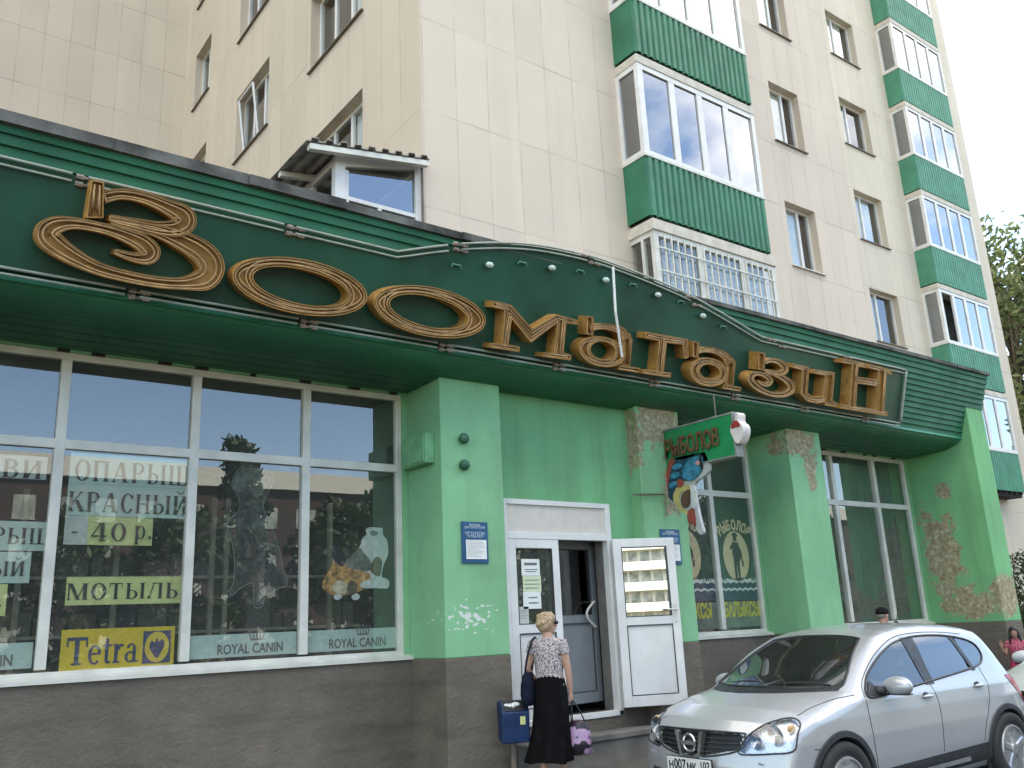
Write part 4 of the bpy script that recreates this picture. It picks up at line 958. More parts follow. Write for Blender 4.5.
for pts in ([(220, 660), (260, 645), (280, 665), (255, 690), (225, 685)], [(355, 660), (395, 640), (418, 665), (400, 690), (365, 688)]): flat('paw', zc(pts, *q), cw, cat, YG-.0105)
for pts in ([(195, 450), (225, 395), (255, 425)], [(290, 440), (312, 408), (325, 448)]): flat('ear', zc(pts, *q), cg, cat, YG-.0065, 2)
flat('muzzle', zc([(500, 165), (545, 160), (560, 185), (530, 200), (505, 190)], *q), cgm, cat, YG-.005)
# shelf uprights and goods behind the left window
sh = thing('shelf_rack', 'dim metal shelf rack standing inside behind the left shop window', 'shelf', (2.5, 9.7, 1.0))
mb = MB()
for x in (.1, 1.35, 2.2, 3.15, 3.3, 4.5): mb.box(x, x+.05, 9.55, 9.60, 1, 3.2)
for z in (1.35, 1.8, 2.35): mb.box(.05, 4.9, 9.58, 10.0, z, z+.03)
part('uprights', mb, mat('shelf_metal', (.30, .28, .20), .5, var=.2), sh)
random.seed(11); goods = [mat('goods_a', (.10, .10, .085), .7), mat('goods_b', (.06, .08, .065), .7), mat('goods_c', (.09, .06, .045), .7), mat('goods_d', (.05, .06, .065), .7)]
for z in (1.38, 1.83, 2.38):
    x = .1
    while x < 4.8:
        w = random.uniform(.10, .30); mb = MB(); mb.box(x, x+w*.9, 9.62, 9.9, z+.002, z+random.uniform(.12, .35)); part('box', mb, goods[random.randrange(4)], sh); x += w+random.choice((.01, .02, .25))
# angler poster on the second window
r0 = [onY(a, b, YG) for a, b in ((722, 490), (764, 632))]
mx0, mx1 = mull2[0]+.05, 11.24
t = thing('angler_poster', 'dark green window film with an angler in a cream oval under arched lettering', 'poster', (10.8, YG, 1.6))
film = mat('dark_green_film', (.014, .055, .035), .5, var=.3); filmw = mat('wave_white', (.85, .86, .80), .5, var=0); navy2 = mat('water_navy', (.012, .06, .12), .5, var=.2); lett = mat('peach_lettering', (.95, .70, .42), .6, var=.1); fig = mat('angler_ink', (.012, .025, .03), .6, var=0); yel = mat('yellow_lettering', (.80, .66, .06), .6, var=.05)
def bay(t, a, b, cxo, skip=False):
    zt, zw, zb = onY(745, 492, YG)[2], onY(742, 583, YG)[2], onY(742, 600, YG)[2]
    mb = MB(); mb.box(a, b, YG+.001, YG+.003, zb, 3.46); part('film', mb, film, t)
    mb = MB(); mb.box(a, b, YG-.001, YG+.000, zb, zw); part('water', mb, navy2, t)
    mb = MB(); n = 40
    for k, (dz, hh_) in enumerate(((0, .045), (-.11, .02))):
        top_ = [(a+(b-a)*i/n, zw+dz+hh_+.025*abs(math.sin(i*.55))) for i in range(n+1)]; bot_ = [(a+(b-a)*i/n, zw+dz-.01+.025*abs(math.sin(i*.55))) for i in range(n+1)]
        for i in range(n): mb.add([(*[top_[i][0], YG-.003, top_[i][1]],), (top_[i+1][0], YG-.003, top_[i+1][1]), (bot_[i+1][0], YG-.003, bot_[i+1][1]), (bot_[i][0], YG-.003, bot_[i][1])], [(0, 1, 2, 3)])
    part('wave', mb, filmw, t)
    c = onY(737.5, 556, YG); cx, cz = (a+b)/2, c[2]
    mb = MB(); e = ell(cx, cz, .29, .37, 0, 36); mb.prism([(x, YG-.003, z) for x, z in e], [(x, YG-.001, z) for x, z in e]); part('oval', mb, lett, t)
    # standing angler with a cap and a bucket, rod on the shoulder
    mb = MB()
    def fp(pts): P = [(cx+x*.29, YG-.005, cz+z*.37) for x, z in pts]; mb.add(P, [tuple(range(len(P)))])
    fp([(-.22, .58), (.22, .54), (.34, .1), (.28, -.2), (.2, -.2), (.17, -.9), (.02, -.9), (-.02, -.25), (-.07, -.9), (-.24, -.88), (-.24, -.1), (-.3, .1)])
    fp([(.2, .5), (.42, .2), (.46, -.15), (.36, -.18), (.28, .18)]); fp([(-.2, .52), (-.46, .35), (-.44, .22), (-.2, .34)])
    fp([(-.14, .60), (-.13, .82), (.13, .82), (.15, .60)]); fp([(-.2, .80), (.25, .78), (.24, .84), (.12, .94), (-.1, .94), (-.2, .86)])
    fp([(.36, -.18), (.52, -.18), (.50, -.42), (.38, -.42)]); fp([(-.5, -.9), (.6, -.86), (.6, -.90), (-.5, -.94)])
    part('angler', mb, fig, t)
    # arched lettering
    word = 'РЫБОЛОВ'; R = .54; c2 = onY(738, 524, YG); cz2 = c2[2]-.48
    for i, ch in enumerate(word):
        a_ = math.radians(38-76*i/(len(word)-1)); lx, lz = cx-R*math.sin(a_)*1.0, cz2+R*math.cos(a_)*.86
        if lx-.04 < a or lx+.04 > b: continue
        text_on('lettering', ch, (lx, YG-.006, lz), .20, lett, t, (math.cos(a_), 0, math.sin(a_)), (-math.sin(a_), 0, math.cos(a_)), bold=.010, sx=.72)
    # reeds
    mb = MB()
    for s_ in (-1, 1):
        for k in range(4):
            x = cx+s_*(.30+.05*k); mb.tube([(x, YG-.002, zw+.03), (x+s_*.03, YG-.002, zw+.25+.05*k), (x+s_*(.10+.03*k), YG-.002, zw+.42+.07*k)], [.014, .011, .003], 4)
    part('reed', mb, mat('reed_green', (.02, .16, .11), .6, var=.2), t)
bay(t, mx0, mx1, 0)
mb = MB(); mb.box(mx0, mx1, YG+.001, YG+.003, 1.56, onY(742, 600, YG)[2]-.02); part('grey_film', mb, mat('grey_film', (.20, .23, .19), .5, var=.2), t)
text_on('lettering', 'БАЛЫКСЫ', ((mx0+mx1)/2, YG-.004, onY(742, 609, YG)[2]), .27, yel, t, width=.80, bold=.012)
t2 = thing('angler_poster', 'partly hidden angler film with an oval seen beside the hanging fish sign', 'poster', (9.8, YG, 1.6))
bay(t2, mull2[0]-1.12, mull2[0]-.05, -1.16)
mb = MB(); mb.box(mull2[0]-1.12, mull2[0]-.05, YG+.001, YG+.003, 1.56, onY(742, 600, YG)[2]-.02); part('grey_film', mb, mat('grey_film', (.2, .23, .19), .5), t2)
text_on('lettering', 'БАЛЫКСЫ', (mull2[0]-.58, YG-.004, onY(742, 609, YG)[2]), .27, yel, t2, width=.80, bold=.012)
# cups standing on the sill inside the second window
for i, (x, y, w, h, lab) in enumerate(((702, 627, .21, .20, 'pale square tub standing on the sill behind the left angler film'), (711, 628, .13, .14, 'small pale tub beside the window mullion'), (724, 628, .28, .13, 'wide pale tub on the sill under the yellow lettering'), (736, 627, .12, .15, 'narrow white cup on the sill right of the wide tub'))):
    p = onY(x, y, YF+.30); mb = MB(); mb.lathe([(w*.40, p[2]-h*.45), (w*.5, p[2]+h*.40), (w*.53, p[2]+h*.40), (w*.53, p[2]+h*.47), (.01, p[2]+h*.47)], (p[0], p[1], 0), n=14)
    mb.box(p[0]-.03, p[0]+.03, p[1]-.03, p[1]+.03, 1.0, p[2]-h*.45)
    single('tub', mb, M_grey, lab, 'tub', smooth=False)
# dark green curtain inside the third window
mb = MB(); n = 130; a, b = 12.15, 15.76
for i in range(n):
    f0, f1 = a+(b-a)*i/n, a+(b-a)*(i+1)/n; w0, w1 = .05*math.sin(f0*14)+.02*math.sin(f0*31), .05*math.sin(f1*14)+.02*math.sin(f1*31)
    mb.quad((f0, 9.12+w0, 1.5), (f1, 9.12+w1, 1.5), (f1, 9.12+w1, 4.4), (f0, 9.12+w0, 4.4))
single('curtain', mb, mat('green_curtain', (.06, .105, .075), .85, var=.25, vs=2), 'dull green curtain drawn behind the right shop window', 'curtain', smooth=True)
# ------------------------------------------------------------------ anglers' projecting sign
XS = onY(663.5, 430, 8.07)[0]
def sx_(x, y, dx=0.0): p = onX(x, y, XS); return (p[0]+dx, p[1], p[2])
pj = thing('projecting_sign', 'green lettered board projecting over the pavement with a float and a painted perch', 'sign', (XS, 8.05, 3.9))
def slab(name, pts, m, d0, d1, n=0):
    c = catmull(pts, n, True) if n else pts
    mb = MB(); mb.prism([sx_(a, b, d0) for a, b in c], [sx_(a, b, d1) for a, b in c]); return part(name, mb, m, pj)
M_sg = mat('signboard_green', (.01, .24, .085), .35, var=.1); M_edge = mat('sign_edge', (.20, .21, .20), .5, var=.2)
A, B, C_, D = sx_(663.5, 431), sx_(734, 412), sx_(733, 449), sx_(664, 478)
ztop = (A[2]+B[2])/2; zbot = (C_[2]+D[2])/2; ya = 8.07; yb = (B[1]+C_[1])/2
mb = MB(); mb.box(XS, XS+.12, yb, ya, zbot, ztop); part('board', mb, M_sg, pj)
mb = MB(); mb.box(XS-.008, XS+.128, yb-.012, ya, ztop-.012, ztop+.012); mb.box(XS-.008, XS+.128, yb-.012, ya, zbot-.012, zbot+.012); mb.box(XS-.008, XS+.128, yb-.014, yb+.01, zbot+.013, ztop-.013); part('edge_trim', mb, M_edge, pj)
mb = MB()
brn = mat('brown_letters', (.10, .045, .02), .5, var=.2)
zc_ = (ztop+zbot)/2+.01; yc = (ya+yb)/2+.10
text_on('lettering', 'РЫБОЛОВ', (XS-.030, yc, zc_), .31, brn, pj, (0, -1, 0), (0, 0, 1), bold=.013, width=(ya-yb)*.80)
text_on('lettering', 'РЫБОЛОВ', (XS-.036, yc-.006, zc_+.008), .31, mat('letter_face', (.17, .085, .035), .5, var=.2), pj, (0, -1, 0), (0, 0, 1), bold=.002, width=(ya-yb)*.79)
q = (655, 405, 5.91); zq = lambda pts: [(q[0]+a/q[2], q[1]+b/q[2]) for a, b in pts]
slab('float', zq([(478, 45), (492, 55), (494, 95), (515, 115), (524, 150), (515, 195), (495, 228), (475, 215), (458, 180), (448, 150), (455, 115), (474, 95)]), mat('float_white', (.66, .60, .56), .4, var=.1), -.012, .132, 3)
slab('float_band', zq([(474, 95), (494, 97), (508, 125), (480, 132), (456, 140), (458, 115)]), mat('float_red', (.32, .035, .03), .4, var=.1), -.020, -.010, 2)
fb = mat('perch_blue', (.035, .21, .33), .35, var=.35, vs=14); fd = mat('perch_dark', (.012, .05, .085), .35, var=.3, vs=12); fr_ = mat('perch_red', (.30, .06, .045), .4, var=.2); fy = mat('perch_yellow', (.46, .38, .14), .4, var=.2); fw = mat('perch_white', (.58, .60, .58), .4, var=.1)
slab('perch_backing', zq([(100, 322), (270, 282), (300, 290), (320, 370), (300, 410), (240, 455), (235, 500), (245, 580), (268, 690), (285, 750), (265, 765), (235, 720), (205, 690), (190, 640), (130, 600), (80, 560), (62, 500), (75, 400)]), mat('perch_edge', (.40, .43, .42), .5, var=.1), .0, .05, 3)
slab('body', zq([(110, 330), (180, 320), (262, 290), (285, 310), (278, 390), (220, 445), (160, 450), (125, 500), (120, 570), (85, 540), (82, 460), (92, 390)]), fd, -.012, .004, 4)
slab('head', zq([(165, 400), (195, 335), (262, 300), (285, 320), (276, 395), (225, 445), (180, 435)]), fb, -.02, -.01, 4)
for pts in ([(110, 360), (150, 345), (165, 365), (120, 385)], [(98, 410), (140, 395), (150, 418), (100, 440)], [(92, 465), (130, 450), (135, 475), (95, 495)]): slab('stripe', zq(pts), fb, -.02, -.008, 2)
slab('eye', zq([(248, 335), (268, 330), (272, 352), (252, 356)]), mat('eye_pink', (.5, .25, .25), .3, var=0), -.028, -.018, 3)
slab('gill_spot', zq([(140, 445), (165, 442), (175, 465), (160, 487), (140, 480)]), fr_, -.026, -.014, 3)
slab('belly', zq([(125, 500), (150, 480), (205, 475), (210, 500), (160, 515), (145, 560), (165, 610), (200, 630), (185, 645), (135, 600), (112, 555)]), fy, -.018, .002, 4)
slab('fin', zq([(95, 318), (122, 325), (100, 380), (85, 450), (75, 540), (62, 510), (68, 430), (80, 350)]), fr_, -.014, .004, 3)
slab('tail', zq([(195, 635), (225, 610), (238, 650), (243, 715), (225, 705), (200, 690)]), fr_, -.016, .002, 3)
slab('lower_fin', zq([(205, 480), (240, 485), (245, 550), (240, 610), (222, 600), (215, 545)]), fw, -.016, .002, 3)
slab('lower_body', zq([(172, 520), (212, 498), (214, 555), (196, 605), (170, 600), (158, 560)]), mat('perch_brown', (.09, .05, .03), .5, var=.3), -.022, .002, 3)
slab('mouth', zq([(266, 292), (278, 296), (288, 375), (276, 372)]), M_black, -.026, -.012, 2)
mb = MB(); mb.tube([(XS+.06, 8.08, ztop-.05), (XS+.06, yb+.3, ztop+.03), (XS+.06, yb+.3, 4.44)], .010, 6); part('bracket', mb, M_browns, pj)
mb = MB(); mb.tube([onY(633, 494.5, 8.06), onY(665, 494, 8.03), onY(667, 516, 8.03)], .012, 6); part('bracket', mb, M_browns, pj)

# ------------------------------------------------------------------ notice boards, alarm bells, meter box
nb = mat('notice_blue', (.012, .085, .19), .35, var=.12); txt = mat('notice_text', (.45, .55, .62), .6, var=0); ptx = mat('print_grey', (.42, .42, .42), .8, var=0)
def notice(label, c0, c1, Y):
    a = onY(*c0, Y); b = onY(*c1, Y); x0, x1, z1, z0 = a[0], b[0], a[2], b[2]
    t = thing('notice_board', label, 'notice board', ((x0+x1)/2, Y, z0), 'blue notice boards by the entrance')
    mb = MB(); mb.box(x0, x1, Y-.018, Y-.006, z0, z1); part('board', mb, nb, t, bevel=.003)
    w, h = x1-x0, z1-z0
    mb = MB(); mb.box(x0+.15*w, x1-.08*w, Y-.024, Y-.019, z0+.10*h, z0+.56*h); part('paper', mb, M_white, t)
    mb = MB(); random.seed(5)
    for i in range(13):
        zz_ = z0+h*(.53-.031*i); mb.box(x0+.19*w, x0+w*random.uniform(.55, .88), Y-.0255, Y-.0242, zz_, zz_+h*.009)
    part('print', mb, ptx, t)
    for s_, f, wd, hh in (('ИНФОРМАЦИЯ', .92, .42, .030), ('ДЛЯ ПОКУПАТЕЛЕЙ', .865, .78, .034), ('УГОЛОК', .72, .78, .042), ('ПОТРЕБИТЕЛЯ', .645, .62, .034)):
        text_on('lettering', s_, ((x0+x1)/2, Y-.021, z0+f*h), hh, txt, t, width=w*wd, bold=.0005)
    return t
notice('blue notice board with a white sheet on the green corner pilaster left of the entrance', (460.3, 521.5), (488, 563.5), 8.08)
notice('blue notice board with a white sheet half hidden behind the open white door', (658.8, 529), (681.5, 564.5), 8.08)
gp = mat('green_painted_metal', (.18, .45, .23), .6, var=.15); dg_ = mat('dark_green_cap', (.035, .15, .085), .6, var=.3)
for (x, y, lab) in ((462, 439, 'upper of two round green alarm bells on the corner pilaster'), (462.5, 465.5, 'lower of two round green alarm bells on the corner pilaster')):
    p = onY(x, y, 8.08); mb = MB(); mb.lathe([(.045, 8.079), (.045, 8.05), (.062, 8.045), (.058, 8.02), (.038, 7.995), (.005, 7.985)], (p[0], 0, p[2]), 'y', 16); single('alarm_bell', mb, dg_, lab, 'bell', 'alarm bells on the pilaster', True)
z0, z1 = onX(420, 464, 5.0)[2], onX(420, 434, 5.0)[2]
t = thing('meter_box', 'green painted metal box on the side of the corner pilaster beside the big window', 'box', (5.06, 8.5, z0)); y0, y1 = onX(430, 450, 5.06)[1], onX(407, 450, 5.06)[1]
mb = MB(); mb.box(5.00, 5.118, y0, min(y1, 8.79), z0, z1); part('body', mb, gp, t, bevel=.006)
mb = MB(); mb.box(4.985, 4.999, y0+.02, min(y1, 8.79)-.02, z0+.02, z1-.02); part('door', mb, gp, t, bevel=.004)
# papers taped inside the closed door leaf
Yd = YD+.03-.012
def dsheet(label, c0, c1, m, lines, grp='papers taped to the entrance door'):
    a = onY(*c0, Yd); b = onY(*c1, Yd)
    t = thing('paper_notice', label, 'paper', ((a[0]+b[0])/2, Yd, b[2]), grp)
    mb = MB(); mb.box(a[0], b[0], Yd-.001, Yd+.001, b[2], a[2]); part('sheet', mb, m, t)
    mb = MB(); h = a[2]-b[2]; w = b[0]-a[0]
    for f, g0, g1, th in lines: mb.box(a[0]+w*g0, a[0]+w*g1, Yd-.0025, Yd-.0012, b[2]+h*f, b[2]+h*(f+th))
    part('print', mb, mat('print_dark', (.16, .17, .17), .8, var=0), t)
dsheet('white sheet with a dark heading, top of the column on the closed door', (521, 559), (540, 575.5), M_white, [(.62, .15, .85, .16), (.34, .15, .88, .05), (.22, .2, .8, .05)])
dsheet('yellow green middle sheet of the column on the closed door', (522.5, 575.8), (541.5, 591.5), mat('lime_paper', (.62, .70, .46), .8, var=.04), [(.7, .1, .9, .05), (.45, .1, .9, .05), (.2, .1, .8, .05)])
dsheet('white sheet with two short lines, bottom of the column on the closed door', (522.8, 591.8), (541.5, 608.5), M_white, [(.62, .3, .8, .07), (.3, .3, .85, .08)])
dsheet('pale grey sheet low in the left corner of the closed door glass', (515, 607), (529.5, 630), M_grey, [(.85, .1, .9, .02), (.78, .1, .9, .02), (.7, .1, .8, .02), (.6, .1, .9, .02), (.5, .1, .85, .02)])
dsheet('small white card near the handle side of the closed door glass', (544, 612), (552.5, 622), M_white, [(.5, .2, .7, .08)])

# ------------------------------------------------------------------ litter bin
bp = onY(509, 722, 7.86); bt = thing('litter_bin', 'blue metal litter bin on a post with crumpled paper in its opening', 'bin', (bp[0], bp[1], .22))
blue = mat('bin_blue', (.004, .028, .10), .42, var=.25, vs=8); ang = math.radians(-24); cb_, sb_ = math.cos(ang), math.sin(ang)
by = bp[1]; zt_, zb_ = onY(508, 702, by-.05)[2], onY(508, 744, by-.05)[2]
def bl(x, y, z): return (bp[0]+.05+x*cb_-y*sb_, by+x*sb_+y*cb_, z)
wb, db = .15, .13; H = zt_-zb_
mb = MB(); th = .012
prof_ = [(-db*.8, zb_), (db*.8, zb_+.02), (db, zt_), (-db*.2, zt_+.01), (-db, zt_-.10)]
mb.prism([bl(-wb*.92, y, z) for y, z in prof_], [bl(wb, y, z) for y, z in prof_]); part('body', mb, blue, bt, bevel=.012)
mb = MB(); mb.prism([bl(-wb*.75, y-.006, z+.004) for y, z in ((-db*.95, zt_-.088), (-db*.30, zt_-.004), (-db*.26, zt_+.002), (-db*.91, zt_-.078))], [bl(wb*.78, y-.006, z+.004) for y, z in ((-db*.95, zt_-.088), (-db*.30, zt_-.004), (-db*.26, zt_+.002), (-db*.91, zt_-.078))]); part('opening', mb, M_black, bt)
mb = MB(); random.seed(8)
for i in range(9):
    c = bl(random.uniform(-.09, .11), -db*.62+random.uniform(-.015, .01), zt_-.042+random.uniform(0, .02)); s_ = random.uniform(.018, .034); mb.ball(c, (s_*random.uniform(.7, 1.6), s_, s_*.8), 7, 4)
part('crumpled_paper', mb, M_white, bt)
mb = MB(); c = [bl(wb*.25, -db*.97, zt_-.22), bl(wb*.62, -db*.97, zt_-.22), bl(wb*.62, -db*1.0-.004, zt_-.14), bl(wb*.25, -db*1.0-.004, zt_-.14)]
c = [(x, y-.016, z) for x, y, z in c]; mb.quad(*c); part('sticker', mb, M_yellow, bt)
mb = MB(); mb.tube([bl(0, .03, .20), bl(0, .03, zb_+.1)], .035, 10); mb.lathe([(.10, .19), (.10, .235), (.04, .25)], bl(0, .03, 0), n=14); part('post', mb, M_browns, bt)
# ------------------------------------------------------------------ cars: a smooth body field, cut into panels
SIDE=np.array([(0.14,.24),(0.03,.30),(0.0,.42),(0.0,.55),(.03,.69),(.07,.81),(.14,.89),(.35,.975),(.70,1.05),(1.05,1.105),(1.30,1.215),(1.60,1.36),(1.92,1.50),(2.12,1.55),(2.45,1.582),(2.8,1.585),(3.2,1.565),(3.5,1.53),(3.72,1.49),(3.78,1.45),(3.92,1.29),(4.04,1.12),(4.13,1.02),(4.21,.90),(4.25,.75),(4.29,.65),(4.30,.45),(4.25,.28),(4.1,.25)])
SEC=np.array([(-.8,.22),(.80,.22),(.855,.32),(.878,.5),(.89,.7),(.885,.85),(.865,.97),(.825,1.05),(.775,1.16),(.70,1.36),(.63,1.50),(.55,1.585),(.4,1.64),(0,1.70),(-.8,1.7)])
def sdp(poly,x,y):
    d=np.full(x.shape,1e9);s=np.ones(x.shape);n=len(poly)
    for i in range(n):
        ax,ay=poly[i];bx,by=poly[i-1]
        ex,ey=bx-ax,by-ay;wx,wy=x-ax,y-ay
        t=np.clip((wx*ex+wy*ey)/(ex*ex+ey*ey),0,1)
        px,py=wx-ex*t,wy-ey*t
        d=np.minimum(d,px*px+py*py)
        c1=y>=ay;c2=y<by;c3=ex*wy>ey*wx
        s=np.where((c1&c2&c3)|(~c1&~c2&~c3),-s,s)
    return s*np.sqrt(d)
def sst(x,a,b):
    t=np.clip((x-a)/(b-a),0,1);return t*t*(3-2*t)
def smax(a,b,k):
    h=np.clip(.5+.5*(a-b)/k,0,1);return b+(a-b)*h+k*h*(1-h)
def car(u,y,z):
    y=np.abs(y)
    sh=y*y*(.38*(1-sst(u,.1,2.3))-.40*sst(u,2.6,4.2))
    zz=z+.085*(y/.85)**3*(1-sst(u,1.0,1.9))+.03*(y/.6)**2*sst(u,1.6,2.2)
    a=sdp(SIDE,u-sh,zz)
    tp=1-.09*(1-sst(u,-.1,.8))-.06*sst(u,3.5,4.3)
    b=sdp(SEC,y/tp,z)
    return smax(a,b,.075)
def solve(fn, lo, hi, it=26):
    """root of the body field between inside (lo) and outside (hi)"""
    lo = np.array(lo, float); hi = np.array(hi, float)
    for _ in range(it):
        m = (lo+hi)/2; ins = fn(m) < 0; lo = np.where(ins, m, lo); hi = np.where(ins, hi, m)
    return (lo+hi)/2
AZ = .78
def car_grid():
    cols = []
    for k in range(85): cols.append(('f', (k+.6)/85*PI/2))
    for k in range(231): cols.append(('m', .75+2.75*k/230))
    for k in range(70): cols.append(('r', PI/2-(k+.4)/70*PI/2))
    th = np.linspace(-PI/2, PI/2, 191)
    U0 = []; D = []
    for kind, v in cols:
        cu, sn = (-math.cos(v), math.sin(v)) if kind == 'f' else (math.cos(v), math.sin(v)) if kind == 'r' else (0.0, 1.0)
        u0 = .75 if kind == 'f' else 3.5 if kind == 'r' else v
        for t in th: U0.append(u0); D.append((cu, sn*math.cos(t), sn*math.sin(t)))
    U0 = np.array(U0); D = np.array(D)
    r = solve(lambda r: car(U0+r*D[:, 0], r*D[:, 1], AZ+r*D[:, 2]), np.zeros(len(U0)), np.full(len(U0), 2.4), 24)
    return np.stack([U0+r*D[:, 0], r*D[:, 1], AZ+r*D[:, 2]], 1), len(cols), len(th)
CV, NCOL, NROW = car_grid()
def side_y(u, z): u = np.asarray(u, float); z = np.asarray(z, float); return solve(lambda y: car(u, y, z), np.zeros_like(u), np.full_like(u, 1.3))
def front_u(y, z): y = np.asarray(y, float); z = np.asarray(z, float); return solve(lambda u: car(u, y, z), np.full_like(y, 2.45), np.full_like(y, -.6))
def rear_u(y, z): y = np.asarray(y, float); z = np.asarray(z, float); return solve(lambda u: car(u, y, z), np.full_like(y, 2.6), np.full_like(y, 4.8))
def patch(poly, axis, sgn=-1, off=.004, step=.06):
    """a panel with an exact outline laid on the body; axis s: (u,z), f/r: (y,z)"""
    bm = bmesh.new(); bm.faces.new([bm.verts.new((a, b, 0)) for a, b in poly])
    P = np.array(poly)
    for k, nv in ((0, (1, 0, 0)), (1, (0, 1, 0))):
        v = P[:, k].min()+step
        while v < P[:, k].max():
            co = (v, 0, 0) if k == 0 else (0, v, 0)
            bmesh.ops.bisect_plane(bm, geom=bm.verts[:]+bm.edges[:]+bm.faces[:], plane_co=co, plane_no=nv); v += step
    bm.verts.index_update(); q = np.array([v.co[:2] for v in bm.verts]); f = [tuple(v.index for v in fc.verts) for fc in bm.faces]; bm.free()
    if axis == 's': v = np.stack([q[:, 0], sgn*(side_y(q[:, 0], q[:, 1])+off), q[:, 1]], 1)
    elif axis == 'f': v = np.stack([front_u(q[:, 0], q[:, 1])-off, q[:, 0], q[:, 1]], 1)
    else: v = np.stack([rear_u(q[:, 0], q[:, 1])+off, q[:, 0], q[:, 1]], 1)
    return MB().add(v, f)
def smoothpoly(p, n=5): return [tuple(x) for x in catmull(p, n, True)]
def inpoly(poly, x, y): return sdp(np.array(poly), x, y)
DLO = [(1.34, 1.00), (1.44, 1.13), (1.62, 1.235), (1.85, 1.335), (2.1, 1.41), (2.42, 1.45), (2.8, 1.45), (3.1, 1.425), (3.32, 1.385), (3.44, 1.33), (3.47, 1.25), (3.42, 1.18), (3.28, 1.135), (3.0, 1.105), (2.5, 1.065), (2.0, 1.025), (1.55, .99)]
def clip_u(poly, a, b):
    bm = bmesh.new(); bm.faces.new([bm.verts.new((x, y, 0)) for x, y in poly])
    for v, no in ((a, (-1, 0, 0)), (b, (1, 0, 0))):
        if v is not None: bmesh.ops.bisect_plane(bm, geom=bm.verts[:]+bm.edges[:]+bm.faces[:], plane_co=(v, 0, 0), plane_no=no, clear_outer=True)
    f = max(bm.faces, key=lambda q: q.calc_area()); r = [tuple(l.vert.co[:2]) for l in f.loops]; bm.free(); return r
HEAD = [(.455, .645), (.475, .715), (.535, .795), (.62, .865), (.70, .895), (.765, .885), (.815, .845), (.835, .76), (.825, .665), (.70, .648), (.55, .638)]
GRILLE = [(-.49, .772), (-.44, .795), (0, .803), (.44, .795), (.49, .772), (.455, .665), (.15, .605), (-.15, .605), (-.455, .665)]
WSC = [(-.70, 1.085), (-.6, 1.08), (-.3, 1.083), (0, 1.085), (.3, 1.083), (.6, 1.08), (.70, 1.085), (.685, 1.15), (.60, 1.30), (.515, 1.435), (.47, 1.462), (.25, 1.485), (0, 1.49), (-.25, 1.485), (-.47, 1.462), (-.515, 1.435), (-.60, 1.30), (-.685, 1.15)]
RWN = [(-.58, 1.08), (.58, 1.08), (.60, 1.15), (.50, 1.38), (.42, 1.42), (-.42, 1.42), (-.50, 1.38), (-.60, 1.15)]
TAIL = [(3.68, 1.02), (3.86, 1.01), (3.99, .93), (4.02, .80), (3.92, .76), (3.84, .84)]
AXF, AXR, WZ = .88, 3.515, .345
M_carglass = glassmat('car_glass', (.42, .46, .45), .085, haze=.03)
M_cargl2 = glassmat('car_glass_dark', (.16, .18, .18), .12)
M_lens = glassmat('lamp_lens', (.92, .94, .95), .06)
M_trim = mat('car_black_trim', (.014, .015, .016), .45, var=.2)
M_clad = mat('car_cladding', (.028, .03, .032), .6, var=.2)
M_chrome = mat('chrome', (.82, .83, .84), .24, metal=1.0, var=.05)
M_tyre = mat('tyre', (.022, .022, .022), .75, var=.2, vs=30)
M_rim = mat('alloy_rim', (.50, .51, .52), .32, metal=.7, var=.1)
M_refl = mat('lamp_reflector', (.70, .72, .73), .28, metal=.6, var=.06, vs=22, bmp=.12, bs=60)
M_red = mat('tail_lens', (.35, .015, .03), .2, var=.1)
M_cabin = mat('cabin', (.030, .030, .030), .8, var=.3)
M_seat = mat('seat_cloth', (.09, .09, .09), .9, var=.2)
def carpaint(name, col, metal=.45):
    m, t, p = newmat(name)
    n = noise(t, 900, 2); c = ramp(t, n, [(.3, tuple(x*.88 for x in col)), (.7, col)])
    dirt = ramp(t, noise(t, 2.2, 6, .6), [(.55, 0.0), (.85, .22)]); c = mix(t, dirt, c, tuple(x*.55 for x in col))
    g = nd(t, 'ShaderNodeNewGeometry'); c = mix(t, g.outputs['Backfacing'], c, (.012, .012, .012))
    t.links.new(c, p.inputs['Base Color']); p.inputs['Metallic'].default_value = metal
    p.inputs['Roughness'].default_value = .33; p.inputs['Coat Weight'].default_value = .8; p.inputs['Coat Roughness'].default_value = .06
    return m
